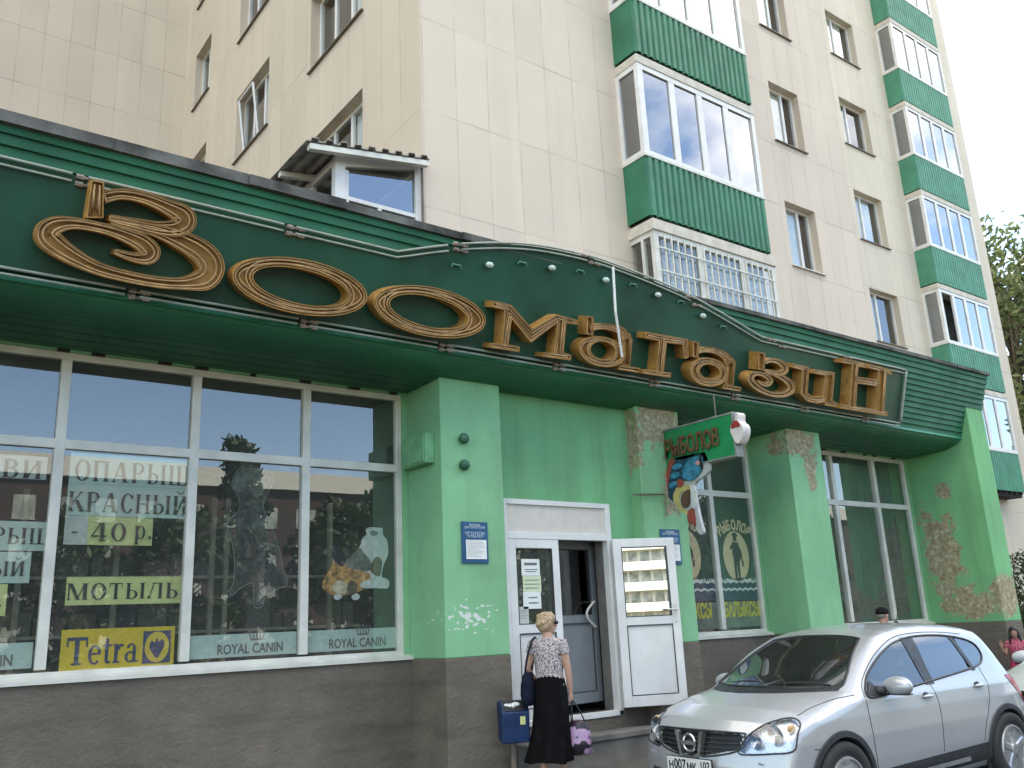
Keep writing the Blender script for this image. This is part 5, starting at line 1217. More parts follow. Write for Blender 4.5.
def build_car(O, ang, paint, label, group=None, plate=True):
    ca, sa = math.cos(ang), math.sin(ang)
    def T(mb):
        mb.v = [(O[0]+x*ca-y*sa, O[1]+x*sa+y*ca, O[2]+z) for x, y, z in mb.v]; return mb
    car_ = thing('parked_car', label, 'car', (O[0]+2.1*ca, O[1]+2.1*sa, O[2]), group)
    def P(name, mb, m, parent=None, smooth=True, bevel=0): return part(name, T(mb), m, parent or car_, smooth, None, bevel)
    # --- body shell
    V = CV; nr = NROW
    idx = np.arange(NCOL*nr).reshape(NCOL, nr)
    q = np.stack([idx[:-1, :-1], idx[1:, :-1], idx[1:, 1:], idx[:-1, 1:]], -1).reshape(-1, 4)
    c = V[q].mean(1); u, y, z = c[:, 0], c[:, 1], c[:, 2]
    n = np.cross(V[q[:, 2]]-V[q[:, 0]], V[q[:, 3]]-V[q[:, 1]]); n /= np.linalg.norm(n, axis=1)[:, None]+1e-12
    kill = (np.hypot(u-AXF, z-WZ) < .392) & (y > .45) | (np.hypot(u-AXR, z-WZ) < .392) & (y > .45)
    E_ = -.006
    kill |= (inpoly(DLO, u, z) < E_) & (y > .45)
    kill |= (inpoly(WSC, y, z) < E_) & (u < 2.3) & (z > 1.0)
    kill |= (inpoly(RWN, y, z) < E_) & (u > 3.4)
    kill |= (inpoly(HEAD, y, z) < E_) & (u < .9)
    kill |= (inpoly(GRILLE, y, z) < E_) & (u < .6)
    keep = q[~kill]
    mb = MB(); W2_ = V.copy(); W2_[:, 1] *= -1; k = len(V)
    mb.v = [tuple(p) for p in V]+[tuple(p) for p in W2_]
    mb.f = [tuple(f) for f in keep.tolist()]+[tuple(reversed([i+k for i in f])) for f in keep.tolist()]; mb.m = [0]*len(mb.f)
    T(mb); me = bpy.data.meshes.new('body'); me.from_pydata(mb.v, [], mb.f); me.materials.append(paint); me.polygons.foreach_set('use_smooth', [True]*len(me.polygons))
    bm = bmesh.new(); bm.from_mesh(me); bmesh.ops.remove_doubles(bm, verts=bm.verts, dist=.0008); loose = [v for v in bm.verts if not v.link_faces]; bmesh.ops.delete(bm, geom=loose, context='VERTS'); bmesh.ops.recalc_face_normals(bm, faces=bm.faces); bm.to_mesh(me); bm.free()
    for p in me.polygons: p.use_smooth = True
    # make the outside the front side
    cen = Vector((O[0]+2.1*ca, O[1]+2.1*sa, .8)); top_ = max(me.polygons, key=lambda p: p.center.z)
    if top_.normal.z < 0: me.flip_normals()
    body = obj('body', me, car_)
    # --- glazing
    for sgn in (-1, 1):
        # trim ring: outline tube plus pillars
        rg = smoothpoly(DLO, 4); yy = side_y([a for a, b in rg], [b for a, b in rg])
        tb = MB(); tb.tube([(a, sgn*(h+.002), b) for (a, b), h in zip(rg, yy)], .011, 6, closed=True)
        for a, b, w in ((2.30, 2.46, .0), (3.10, 3.155, .0)):
            pb = [(a-.02, .90+.1), (b-.05, .99), (b-.02, 1.46), (a-.06, 1.46)] if a < 3 else [(a+.06, 1.05), (b+.06, 1.05), (b-.05, 1.46), (a-.06, 1.46)]
            pp = patch([(x, min(max(zz_, 1.03 if a < 3 else 1.10), 1.452 if a < 3 else 1.43)) for x, zz_ in pb], 's', sgn, .007, .05); tb.add(pp.v, pp.f)
        tri = patch([(1.34, 1.0), (1.55, .99), (1.60, 1.00), (1.46, 1.12)], 's', sgn, .008, .05); tb.add(tri.v, tri.f)
        P('window_trim', tb, M_trim, smooth=False)
        for a, b, gm in ((None, 2.32, M_carglass), (2.40, 3.11, M_cargl2), (3.14, None, M_cargl2)):
            P('side_window', patch(clip_u(smoothpoly(DLO, 4), a, b), 's', sgn, .001, .05), gm)
    P('windscreen', patch(smoothpoly(WSC, 2), 'f', -1, .001, .05), M_carglass)
    rg = smoothpoly(WSC, 3); uu = front_u([a for a, b in rg], [b for a, b in rg]); tb = MB(); tb.tube([(h-.001, a, b) for (a, b), h in zip(rg, uu)], .014, 6, closed=True)
    cw_ = [(-.71, 1.055), (0, 1.05), (.71, 1.055), (.71, 1.095), (0, 1.092), (-.71, 1.095)]; pp = patch(cw_, 'f', -1, .006, .05); tb.add(pp.v, pp.f); P('windscreen_seal', tb, M_trim, smooth=False)
    P('rear_window', patch(smoothpoly(RWN, 3), 'r', 1, .001, .05), M_cargl2)
    wp = MB()
    for y0_, y1_ in ((-.62, -.10), (-.05, .48)):
        ys = np.linspace(y0_, y1_, 9); zs = 1.10+.02*np.sin(np.linspace(0, PI, 9)); wp.tube([(a-.012, b, d) for a, b, d in zip(front_u(ys, zs), ys, zs)], .009, 5)
    P('wiper', wp, M_trim)
    # --- lamps, grille, badge, plate
    for sgn in (-1, 1):
        hp = smoothpoly([(sgn*a, b) for a, b in HEAD], 4)
        P0 = P('headlight', patch(hp, 'f', -1, .004, .04), M_lens)
        rf = patch(hp, 'f', -1, -.075, .04)
        P('reflector', rf, M_refl, P0)
        bw = MB()
        for (yy_, zz_, r) in ((.56, .725, .062), (.685, .775, .082)):
            uu0 = float(front_u([yy_], [zz_])[0])+.065
            bw.lathe([(r, uu0-.028), (r*.93, uu0-.03), (r*.8, uu0+.0), (r*.45, uu0+.03), (.004, uu0+.035)], (0, sgn*yy_, zz_), 'x', 20); bw.ball((uu0-.005, sgn*yy_, zz_), (.03, .022, .022), 10, 6)
        P('bowl', bw, M_chrome, P0)
        am = MB(); am.ball((float(front_u([.79], [.80])[0])+.04, sgn*.775, .82), (.05, .02, .035), 10, 6); P('indicator_bulb', am, mat('amber', (.5, .3, .12), .2, var=0), P0)
        uu = front_u([a for a, b in hp], [b for a, b in hp]); tb = MB(); tb.tube([(h-.002, a, b) for (a, b), h in zip(hp, uu)], .0075, 5, closed=True); P('lamp_seal', tb, M_trim, P0)
        P('tail_light', patch(smoothpoly(TAIL, 3), 's', sgn, .006, .04), M_red)
    gp_ = smoothpoly(GRILLE, 3); gr = P('grille', patch(gp_, 'f', -1, -.03, .04), M_trim)
    tb = MB()
    for zz_ in (.64, .675, .71, .745, .78):
        w_ = .44 if zz_ > .66 else .30
        ys = np.linspace(-w_, w_, 17); tb.tube([(a+.012, b, zz_) for a, b in zip(front_u(ys, np.full(17, zz_)), ys)], .006, 5)
    P('grille_bar', tb, M_clad, gr)
    uu = front_u([a for a, b in gp_], [b for a, b in gp_]); tb = MB(); tb.tube([(h, a, b) for (a, b), h in zip(gp_, uu)], .009, 5, closed=True); P('grille_surround', tb, M_clad, gr)
    bd = MB(); u0_ = float(front_u([0.], [.70])[0])-.02
    for s_ in (-1, 1): bd.hexa([(u0_-.008, s_*.135, .80), (u0_-.008, s_*.165, .80), (u0_+.03, s_*.165, .80), (u0_+.03, s_*.135, .80), (u0_-.008, s_*.165, .80), (u0_-.008, s_*.165, .80), (u0_, s_*.165, .80), (u0_, s_*.165, .80)]) if False else bd.prism([(u0_-.012, s_*.125, .795), (u0_-.012, s_*.160, .795), (u0_-.018, s_*.115, .60), (u0_-.018, s_*.085, .60)], [(u0_+.03, s_*.125, .795), (u0_+.03, s_*.160, .795), (u0_+.03, s_*.115, .60), (u0_+.03, s_*.085, .60)])
    bd.box(u0_-.018, u0_+.03, -.112, .112, .583, .602)
    bd.tube([(u0_-.012, .068*math.cos(2*PI*i/24), .705+.068*math.sin(2*PI*i/24)) for i in range(24)], .011, 6, closed=True); bd.box(u0_-.022, u0_-.004, -.085, .085, .690, .720)
    P('badge', bd, M_chrome, gr, False)
    pl_ = MB(); u1_ = float(front_u([0.], [.53])[0]); pl_.box(u1_-.022, u1_-.012, -.262, .262, .472, .592); po = P('number_plate', pl_, M_trim, None, False)
    pl_ = MB(); pl_.box(u1_-.025, u1_-.021, -.255, .255, .478, .586); P('plate_face', pl_, mat('plate_white', (.72, .72, .69), .4, var=.08), po, False)
    if plate:
        e = lambda dy, dz: (O[0]+(u1_-.027)*ca-dy*sa, O[1]+(u1_-.027)*sa+dy*ca, O[2]+.532+dz); ux = (-(-sa)*0+sa, -ca, 0)
        text_on('lettering', 'Н', e(.205, -.012), .082, M_ink, po, ux, (0, 0, 1), bold=.002, width=.050); text_on('lettering', '007', e(.10, 0), .110, M_ink, po, ux, (0, 0, 1), bold=.002, width=.14); text_on('lettering', 'МК', e(-.035, -.012), .082, M_ink, po, ux, (0, 0, 1), bold=.002, width=.108); text_on('lettering', '102', e(-.19, .012), .075, M_ink, po, ux, (0, 0, 1), bold=.001, width=.10)
    lb_ = MB(); ys = [(-.60, .46), (.60, .46), (.62, .30), (-.62, .30)]; lb_ = patch(ys, 'f', -1, .004, .06); P('lower_intake', lb_, M_clad)
    # --- wheel arches, sills, seams, handles
    for ax in (AXF, AXR):
        for sgn in (-1, 1):
            mb = MB(); rings = []
            A = np.linspace(math.radians(-25), math.radians(205), 44)
            for rr, o_ in ((.425, .002), (.42, .014), (.375, .016), (.368, .004), (.366, -.22)):
                uu = ax+rr*np.cos(A); zz2 = WZ+rr*np.sin(A); yy = side_y(uu, np.clip(zz2, .26, 9)); rings.append([(a, sgn*(b+o_), d) for a, b, d in zip(uu, yy, zz2)])
            for r0_, r1_ in zip(rings[:-1], rings[1:]):
                for i in range(len(r0_)-1): mb.quad(r0_[i], r0_[i+1], r1_[i+1], r1_[i])
            P('wheel_arch', mb, M_clad)
            mb = MB(); mb.lathe([(.37, sgn*.50), (.37, sgn*.62), (.01, sgn*.52)], (ax, 0, WZ), 'y', 20); P('arch_liner', mb, M_cabin)
            w = MB(); w.lathe([(.235, sgn*.70), (.30, sgn*.685), (.335, sgn*.70), (.345, sgn*.74), (.345, sgn*.86), (.334, sgn*.895), (.30, sgn*.908), (.245, sgn*.900), (.225, sgn*.885)], (ax, 0, WZ), 'y', 40)
            tw = P('wheel', w, M_tyre); rm = MB()
            rm.lathe([(.228, sgn*.888), (.222, sgn*.905), (.206, sgn*.905), (.20, sgn*.86), (.19, sgn*.74)], (ax, 0, WZ), 'y', 40); rm.lathe([(.062, sgn*.89), (.055, sgn*.905), (.03, sgn*.908), (.001, sgn*.905)], (ax, 0, WZ), 'y', 20)
            for k5 in range(5):
                a = 2*PI*k5/5+PI/2; c5, s5 = math.cos(a), math.sin(a); ringl = []
                for rr, hw, yy_ in ((.035, .030, .895), (.10, .036, .888), (.16, .042, .888), (.210, .055, .896)):
                    ringl.append([(ax+rr*c5-t_*hw*s5, sgn*(yy_-d_), WZ+rr*s5+t_*hw*c5) for t_, d_ in ((-1, .0), (-.55, -.010), (.55, -.010), (1, 0), (1, .03), (-1, .03))])
                rm.rings(ringl)
            P('rim', rm, M_rim, tw, False); bk = MB(); bk.lathe([(.20, sgn*.80), (.01, sgn*.80)], (ax, 0, WZ), 'y', 24); P('brake', bk, M_trim, tw)
    for sgn in (-1, 1):
        sl = patch([(1.28, .405), (3.10, .455), (3.13, .30), (1.30, .24)], 's', sgn, .008, .08); P('sill', sl, M_clad)
        st_ = patch([(1.36, .335), (2.75, .365), (2.75, .325), (1.36, .295)], 's', sgn, .020, .08); P('sill_strip', st_, M_rim)
        sm = MB()
        for path in ([(1.30, .98), (1.285, .85), (1.30, .65), (1.33, .42)], [(2.34, 1.03), (2.36, .85), (2.35, .6), (2.34, .45)], [(3.30, 1.12), (3.28, .95), (3.20, .78), (3.10, .62), (3.04, .47)], [(1.30, .99), (1.36, 1.10), (1.62, 1.27), (1.9, 1.39), (2.2, 1.465), (2.6, 1.485), (3.0, 1.47), (3.3, 1.44)],
                     [(.53, .66), (.60, .655), (.70, .70)], [(.52, .91), (.70, .955), (.95, 1.0), (1.2, 1.02)]):
            cc = catmull(path, 6); uu = np.array([p[0] for p in cc]); zz2 = np.array([p[1] for p in cc]); yy = side_y(uu, zz2); sm.tube([(a, sgn*(b-.0005), d) for a, b, d in zip(uu, yy, zz2)], .0042, 5)
        P('panel_seam', sm, M_trim)
        for uu, zz2 in ((2.20, .935), (3.10, .965)):
            h = MB(); yy = float(side_y([uu], [zz2])[0]); h.ball((uu, sgn*(yy+.018), zz2), (.085, .018, .017), 14, 8); P('door_handle', h, paint)
            h = MB(); h.ball((uu-.01, sgn*(yy-.004), zz2+.012), (.05, .012, .026), 12, 6); P('handle_recess', h, M_clad)
        mm = MB(); mm.ball((1.60, sgn*.985, 1.065), (.085, .135, .085), 20, 12); mm.v = [(a+.02*(1-((b-sgn*.985)/.135)**2)-.25*(abs(b)-.985)*-.0, b, max(d, 1.005)) for a, b, d in mm.v]
        mo = P('door_mirror', mm, paint); ml = MB(); ml.tube([(1.50, sgn*.80, 1.03), (1.56, sgn*.90, 1.03)], [(.03, .045), (.028, .04)], 8); ml.box(1.57, 1.66, sgn*.985-.10, sgn*.985+.10, .995, 1.006); P('mirror_arm', ml, M_trim, mo)
        fg = MB(); fg.ball((float(front_u([.62], [.50])[0])+.012, sgn*.62, .575), (.012, .035, .012), 10, 6); P('washer_cap', fg, paint)
    an = MB(); zt_ = 1.57; an.tube([(3.25, 0, zt_), (3.45, 0, zt_+.40)], [.005, .0025], 6); an.ball((3.25, 0, zt_+.005), (.035, .02, .018), 10, 6); P('antenna', an, M_trim)
    cb2 = MB(); cb2.box(.9, 3.9, -.70, .70, .38, .42); cb2.box(1.08, 1.42, -.70, .70, .80, 1.02); P('cabin_floor', cb2, M_cabin, None, False)
    se = MB()
    for sgn in (-1, 1):
        se.tube([(2.25, sgn*.36, .62), (2.36, sgn*.36, .9), (2.46, sgn*.36, 1.16)], [(.25, .10), (.25, .09), (.19, .07)], 12); se.ball((2.50, sgn*.36, 1.27), (.06, .13, .09), 12, 8); se.ball((2.05, sgn*.36, .60), (.28, .25, .10), 12, 8)
    se.tube([(3.0, 0, .62), (3.12, 0, .9), (3.2, 0, 1.12)], [(.62, .10), (.62, .09), (.58, .07)], 12); P('seat', se, M_seat)
    sw = MB(); sw.tube([(1.62+.10*math.cos(2*PI*i/24)*.5, -.36+.18*math.sin(2*PI*i/24), .99+.165*math.cos(2*PI*i/24)) for i in range(24)], .016, 6, closed=True); sw.tube([(1.62, -.36, .99), (1.40, -.36, .93)], .03, 6); P('steering_wheel', sw, M_trim)
    return car_
build_car((5.97, 5.63, 0), math.radians(-1.9), carpaint('silver_paint', (.44, .455, .46), .3), 'silver compact crossover parked along the pavement in front of the shop windows')
mp_ = onZ(1023, 658, 1.06); a2 = math.radians(-1)
build_car((mp_[0]-1.60*math.cos(a2)+.985*math.sin(a2), mp_[1]-1.60*math.sin(a2)-.985*math.cos(a2), 0), a2, carpaint('white_paint', (.70, .74, .73), .1), 'pale white car at the right edge, parked behind the silver crossover', None, False)
# ------------------------------------------------------------------ people
def remesh(mb, name, m, parent, vox, smooth=3):
    o = obj(name, mb.mesh(name, m)); r = o.modifiers.new('r', 'REMESH'); r.mode = 'VOXEL'; r.voxel_size = vox
    s_ = o.modifiers.new('s', 'SMOOTH'); s_.factor = .5; s_.iterations = smooth
    dg = bpy.context.evaluated_depsgraph_get(); dg.update(); me = bpy.data.meshes.new_from_object(o.evaluated_get(dg)); bpy.data.objects.remove(o)
    me.name = name; me.materials.clear(); me.materials.append(m)
    for p in me.polygons: p.use_smooth = True
    return obj(name, me, parent)
def skinmat(name, col):
    m, t, p = newmat(name); c = ramp(t, noise(t, 14, 4), [(.3, tuple(x*.86 for x in col)), (.7, col)]); t.links.new(c, p.inputs['Base Color']); p.inputs['Roughness'].default_value = .55
    p.inputs['Subsurface Weight'].default_value = .08; p.inputs['Subsurface Radius'].default_value = (.01, .004, .002); return m
class Fig:
    """a figure in its own frame: +x right, +y forward, z up; h = standing height"""
    def __init__(s, loc, face, h, label):
        s.loc = np.array(loc, float); f = np.array([math.cos(face), math.sin(face), 0]); s.f = f; s.r = np.array([f[1], -f[0], 0]); s.h = h; s.k = h/1.70
        s.t = thing('person', label, 'person', tuple(loc))
    def W(s, p): p = np.array(p, float)*s.k; return s.loc+s.r*p[0]+s.f*p[1]+np.array([0, 0, p[2]])
    def ring(s, c, rx, ry, n=20, yaw=0.0, tilt=0.0):
        res = []
        for j in range(n):
            a = 2*PI*j/n; x, y = rx*math.cos(a), ry*math.sin(a); X = x*math.cos(yaw)-y*math.sin(yaw); Y = x*math.sin(yaw)+y*math.cos(yaw); res.append(s.W((c[0]+X, c[1]+Y, c[2]+tilt*Y)))
        return res
    def limb(s, mb, pts, rs, n=12): mb.tube([s.W(p) for p in pts], [tuple(np.array(r)*s.k) if hasattr(r, '__len__') else r*s.k for r in rs], n)
    def torso(s, mb, g=0.0, top=True, w=1.0):
        R = [(.0, 0, .80, .150, .105), (0, .0, .88, .168, .122), (0, 0, .95, .160, .115), (0, .005, 1.05, .138, .098), (0, .010, 1.16, .148, .108), (0, .012, 1.26, .160, .112), (0, .0, 1.34, .165, .095), (0, -.01, 1.40, .135, .072), (0, -.012, 1.44, .075, .058)]
        mb.rings([s.ring(c[:3], c[3]*w+g, c[4]*w+g) for c in R])
    def head(s, mb, yaw, nod=0.0, c=(0, .015, 1.585), female=True):
        """skull, face with brow, nose, mouth, chin and ears"""
        def Hp(x, y, z):
            X = x*math.cos(yaw)-y*math.sin(yaw); Y = x*math.sin(yaw)+y*math.cos(yaw); return (c[0]+X, c[1]+Y, c[2]+z)
        s.Hp = Hp; w = lambda *p: s.W(Hp(*p))
        rr = []
        for z, rx, ryf, ryb in ((-.112, .022, .075, -.02), (-.105, .040, .082, .0), (-.085, .054, .086, .035), (-.055, .064, .086, .070), (-.02, .070, .088, .086), (.02, .074, .090, .094), (.055, .074, .088, .094), (.085, .064, .072, .082), (.105, .045, .046, .060), (.115, .02, .02, .03)):
            ring_ = []
            for j in range(20):
                a = 2*PI*j/20; y = math.sin(a); ring_.append(w(rx*math.cos(a), (ryf if y > 0 else ryb)*y, z))
            rr.append(ring_)
        mb.rings(rr)
        mb.tube([w(0, .082, .022), w(0, .100, -.010), w(0, .110, -.026), w(0, .092, -.036)], [.008*s.k, .011*s.k, .015*s.k, .009*s.k], 8)
        for sg in (-1, 1): mb.ball(w(sg*.076, -.005, -.005), (.012*s.k, .020*s.k, .030*s.k), 8, 6)
        mb.tube([w(-.022, .084, -.060), w(0, .092, -.058), w(.022, .084, -.060)], [.005*s.k, .008*s.k, .005*s.k], 6)
        mb.tube([w(-.045, .076, .026), w(0, .088, .030), w(.045, .076, .026)], [.006*s.k, .009*s.k, .006*s.k], 6)
        mb.tube([s.W((c[0], c[1]-.03, 1.40)), s.W((c[0], c[1]-.022, 1.46)), w(0, -.012, -.06)], [.062*s.k, .052*s.k, .050*s.k], 14)
    def eyes(s, m_w, m_i):
        w = lambda *p: s.W(s.Hp(*p))
        for sg in (-1, 1):
            mb = MB(); mi = MB(); mb.ball(w(sg*.032, .076, .008), .0095*s.k, 10, 6); mi.ball(w(sg*.032, .0825, .008), .0062*s.k, 8, 5)
            o = part('eye', mb, m_w, s.t, True); part('iris', mi, m_i, o, True)
        lp = MB(); lp.tube([w(-.024, .086, -.060), w(0, .0985, -.058), w(.024, .086, -.060)], [.003*s.k, .0065*s.k, .003*s.k], 8); part('lips', lp, M_lips, s.t, True)
        for sg in (-1, 1):
            eb = MB(); eb.tube([w(sg*.016, .088, .028), w(sg*.034, .084, .033), w(sg*.050, .072, .027)], [.003*s.k, .004*s.k, .002*s.k], 6); part('eyebrow', eb, M_brow, s.t, True)
    def hand(s, mb, wrist, d, palmn, curl=.6):
        """palm, four unequal bent fingers and a thumb leaving the side of the palm; d = pointing direction, palmn = palm normal"""
        d = np.array(d, float); d /= np.linalg.norm(d); pn = np.array(palmn, float); pn -= d*(pn@d); pn /= np.linalg.norm(pn); sd_ = np.cross(d, pn)
        wr = np.array(wrist, float)
        P = lambda a, b, c: wr+d*a+sd_*b+pn*c
        mb.rings([[s.W(P(a, hw*math.cos(2*PI*j/12), th*math.sin(2*PI*j/12)+o_)) for j in range(12)] for a, hw, th, o_ in ((-.02, .024, .018, 0), (.02, .034, .016, 0), (.06, .040, .015, .002), (.088, .038, .012, .004))])
        for b, l in ((-.030, .058), (-.010, .072), (.011, .077), (.031, .068)):
            a0 = curl; p = P(.080, b, .003); pts = [P(.055, b*.9, .002), p]; an = a0*.5
            for f in (.45, .32, .23):
                p = p+(d*math.cos(an)+pn*math.sin(an))*l*f; pts.append(p); an += a0
            mb.tube([s.W(q) for q in pts], [.0085*s.k, .0088*s.k, .008*s.k, .0072*s.k, .006*s.k], 8)
        mb.tube([s.W(P(.018, .028, .006)), s.W(P(.045, .050, .020)), s.W(P(.068, .052, .034)), s.W(P(.085, .044, .044))], [.0105*s.k, .0105*s.k, .009*s.k, .0065*s.k], 8)
    def foot(s, mb, ankle, yaw=0.0):
        c, q = math.cos(yaw), math.sin(yaw); A = np.array(ankle, float)
        T = lambda x, y, z: s.W((A[0]+x*c-y*q, A[1]+x*q+y*c, z))
        rr = []
        for y, hw, top_ in ((-.06, .026, .06), (-.03, .033, .09), (.02, .036, .085), (.08, .042, .055), (.13, .044, .038), (.165, .036, .028), (.185, .018, .02)):
            rr.append([T(hw*math.cos(2*PI*j/12), y, .012+max(0, (top_-.012)*(.5+.5*math.sin(2*PI*j/12)))) for j in range(12)])
        mb.rings(rr)
Mskin = skinmat('skin', (.52, .30, .21)); Mskin2 = skinmat('skin_tan', (.47, .26, .18))
M_lips = mat('lips', (.36, .10, .09), .4, var=.1); M_brow = mat('eyebrow', (.06, .04, .03), .8, var=0)
M_eye = mat('eye_white', (.7, .69, .66), .2, var=0); M_iris = mat('iris', (.05, .035, .025), .2, var=0)
def printmat(name, base, c1, c2, scale):
    m, t, p = newmat(name); tc_ = nd(t, 'ShaderNodeTexCoord')
    v = nd(t, 'ShaderNodeTexVoronoi'); v.inputs['Scale'].default_value = scale; v.inputs['Randomness'].default_value = 1; t.links.new(tc_.outputs['Object'], v.inputs['Vector'])
    w = nd(t, 'ShaderNodeTexNoise'); w.inputs['Scale'].default_value = scale*1.6; w.inputs['Detail'].default_value = 3; t.links.new(tc_.outputs['Object'], w.inputs['Vector'])
    c = mix(t, ramp(t, v.outputs['Distance'], [(.30, 1.0), (.36, 0.0)]), base, c1)
    c = mix(t, ramp(t, w.outputs['Fac'], [(.54, 0.0), (.58, 1.0)]), c, c2)
    t.links.new(c, p.inputs['Base Color']); p.inputs['Roughness'].default_value = .85
    return m
def fabric(name, col, folds=9): return mat(name, col, .95, var=.3, vs=folds, bmp=.25, bs=folds*5, spec=.12)
# --- the woman walking past the entrance
wp = onZ(555, 779, .22)
FW = math.atan2(.60, .80)
wm = Fig((wp[0], wp[1], .22), FW, 1.62, 'blonde woman in a speckled blouse and long black skirt walking past the entrance')
bd = MB(); wm.torso(bd, -.004)
RS, RE, RW = (.168, -.015, 1.365), (.205, .005, 1.10), (.215, .045, .86)
LS, LE, LW = (-.168, -.015, 1.365), (-.235, -.035, 1.12), (-.16, .09, .98)
wm.limb(bd, [(.12, -.01, 1.37), RS, (.185, -.005, 1.24), RE, (.212, .022, .98), RW], [.045, .052, .046, .038, .034, .024])
wm.limb(bd, [(-.12, -.01, 1.37), LS, (-.20, -.025, 1.24), LE, (-.21, .03, 1.04), LW], [.045, .052, .046, .038, .034, .024])
wm.head(bd, math.radians(-54))
wm.hand(bd, RW, (.04, .10, -1), (-1, .2, 0), 1.05); wm.hand(bd, LW, (.7, .7, -.25), (.3, -.3, -1), .7)
for sg, ky, ay in ((1, .14, .12), (-1, .02, -.16)):
    wm.limb(bd, [(sg*.085, 0, .86), (sg*.09, ky*.5+.01, .66), (sg*.085, ky, .47), (sg*.08, (ky+ay)/2-.015, .30), (sg*.075, ay, .09)], [.082, .076, .055, .052, .033], 14); wm.foot(bd, (sg*.075, ay+.02, .08))
remesh(bd, 'body', Mskin, wm.t, .0055, 3); wm.eyes(M_eye, M_iris)
bl_ = MB(); wm.torso(bl_, .014)
for a, b, c in ((RS, RE, 1), (LS, LE, -1)):
    m_ = tuple((np.array(a)*.62+np.array(b)*.38)); wm.limb(bl_, [(c*.10, -.01, 1.385), (a[0]-c*.005, a[1], a[2]+.008), m_], [.058, .066, .062])
bl_.v = bl_.v
remesh(bl_, 'blouse', printmat('speckled_print', (.50, .45, .44), (.035, .022, .03), (.16, .10, .11), 46), wm.t, .008, 2)
sk = MB(); rr = []
for z, rx, ry, cy, fl in ((1.045, .150, .112, .005, 0), (.98, .168, .128, .003, 0), (.88, .186, .142, .0, .004), (.70, .190, .150, -.005, .010), (.50, .196, .165, -.02, .016), (.32, .215, .190, -.045, .022), (.20, .240, .215, -.07, .030), (.185, .236, .211, -.07, .030)):
    ring_ = []
    for j in range(48):
        a = 2*PI*j/48; k = 1+fl*5*math.sin(a*8+z*2)*.8; ring_.append(wm.W((rx*k*math.cos(a)-.10*max(0, .6-z)*.9, cy+ry*k*math.sin(a), z+.012*math.sin(a*3)*(1 if z < .3 else 0))))
    rr.append(ring_)
sk.rings(rr, cap=False); part('skirt', sk, fabric('black_skirt', (.005, .005, .0055)), wm.t, True)
hr = MB(); w = lambda *p: wm.W(wm.Hp(*p)); random.seed(2)
def bob(fig, mb, R):
    mb.rings([[fig.W(fig.Hp(rx*math.cos(2*PI*j/24), (ryf if math.sin(2*PI*j/24) > 0 else ryb)*math.sin(2*PI*j/24), z)) for j in range(24)] for z, rx, ryf, ryb in R])
bob(wm, hr, [(-.088, .062, .0, .080), (-.062, .086, .015, .104), (-.03, .098, .030, .120), (.0, .101, .042, .126), (.03, .100, .070, .126), (.058, .097, .096, .120), (.09, .086, .090, .104), (.115, .062, .062, .078), (.130, .03, .03, .04)])
for i in range(20):
    a = random.uniform(0, 2*PI); z = random.uniform(-.065, .10); R_ = .090*math.sqrt(max(.12, 1-((z-.02)/.115)**2)); y = -.022+R_*1.05*math.sin(a); x = R_*math.cos(a)
    if y > .045 and z < .055: continue
    hr.ball(w(x, y, z), random.uniform(.016, .026)*wm.k, 8, 6)
hairm = mat('blonde_hair', (.46, .33, .20), .6, var=.35, vs=40, bmp=.6, bs=120)
remesh(hr, 'hair', hairm, wm.t, .006, 5)
gl_ = MB()
for sg in (-1, 1): gl_.ball(w(sg*.036, .093, .010), (.030*wm.k, .024*wm.k, .022*wm.k), 12, 8); gl_.tube([w(sg*.066, .085, .014), w(sg*.083, .0, .012)], .004, 5)
gl_.tube([w(-.012, .098, .014), w(.012, .098, .014)], .004, 5); part('sunglasses', gl_, M_black, wm.t, True)
sh_ = MB()
for sg, ay in ((1, .12), (-1, -.16)):
    rr = []
    for y, hw in ((-.075, .030), (-.02, .036), (.07, .045), (.13, .047), (.18, .036), (.195, .018)):
        rr.append([wm.W((sg*.075+hw*math.cos(2*PI*j/12), ay+.02+y, .004+.012+.012*math.sin(2*PI*j/12))) for j in range(12)])
    sh_.rings(rr); sh_.tube([wm.W((sg*.075-.046, ay+.10, .02)), wm.W((sg*.075, ay+.11, .072)), wm.W((sg*.075+.046, ay+.10, .02))], .010, 6)
part('sandals', sh_, mat('tan_leather', (.30, .18, .10), .6), wm.t, True)
# bags
bg_ = MB(); rr = []
for z, rx, ry, cx in ((.745, .03, .10, -.215), (.77, .062, .155, -.222), (.86, .075, .175, -.228), (.97, .066, .165, -.228), (1.06, .046, .135, -.222), (1.085, .03, .11, -.218)): rr.append(wm.ring((cx, -.07, z), rx, ry, 20))
sb = thing('shoulder_bag', 'navy slouchy shoulder bag hanging at the blonde woman\'s left side', 'bag', tuple(wm.W((-.25, -.06, .74))))
bg_.rings(rr); part('bag_body', bg_, fabric('navy_bag', (.012, .016, .032), 7), sb, True)
st_ = MB(); st_.tube([wm.W(p) for p in catmull([(-.225, -.19, 1.05), (-.205, -.145, 1.22), (-.165, -.085, 1.40), (-.145, -.01, 1.444), (-.165, .07, 1.38), (-.205, .09, 1.2), (-.225, .05, 1.05)], 5)], [(.018, .006)]*31, 6); part('strap', st_, fabric('navy_strap', (.012, .016, .032), 9), sb, True)
hc = np.array(RW)+np.array([.0, .012, -.095])
ca_ = thing('carrier_bag', 'black carrier bag with large mauve flowers in the blonde woman\'s right hand', 'bag', tuple(wm.W((hc[0], hc[1], .30))))
cb_m, ct, cpn = newmat('mauve_flowers'); tco = nd(ct, 'ShaderNodeTexCoord'); vo = nd(ct, 'ShaderNodeTexVoronoi'); vo.inputs['Scale'].default_value = 6.5; ct.links.new(tco.outputs['Object'], vo.inputs['Vector'])
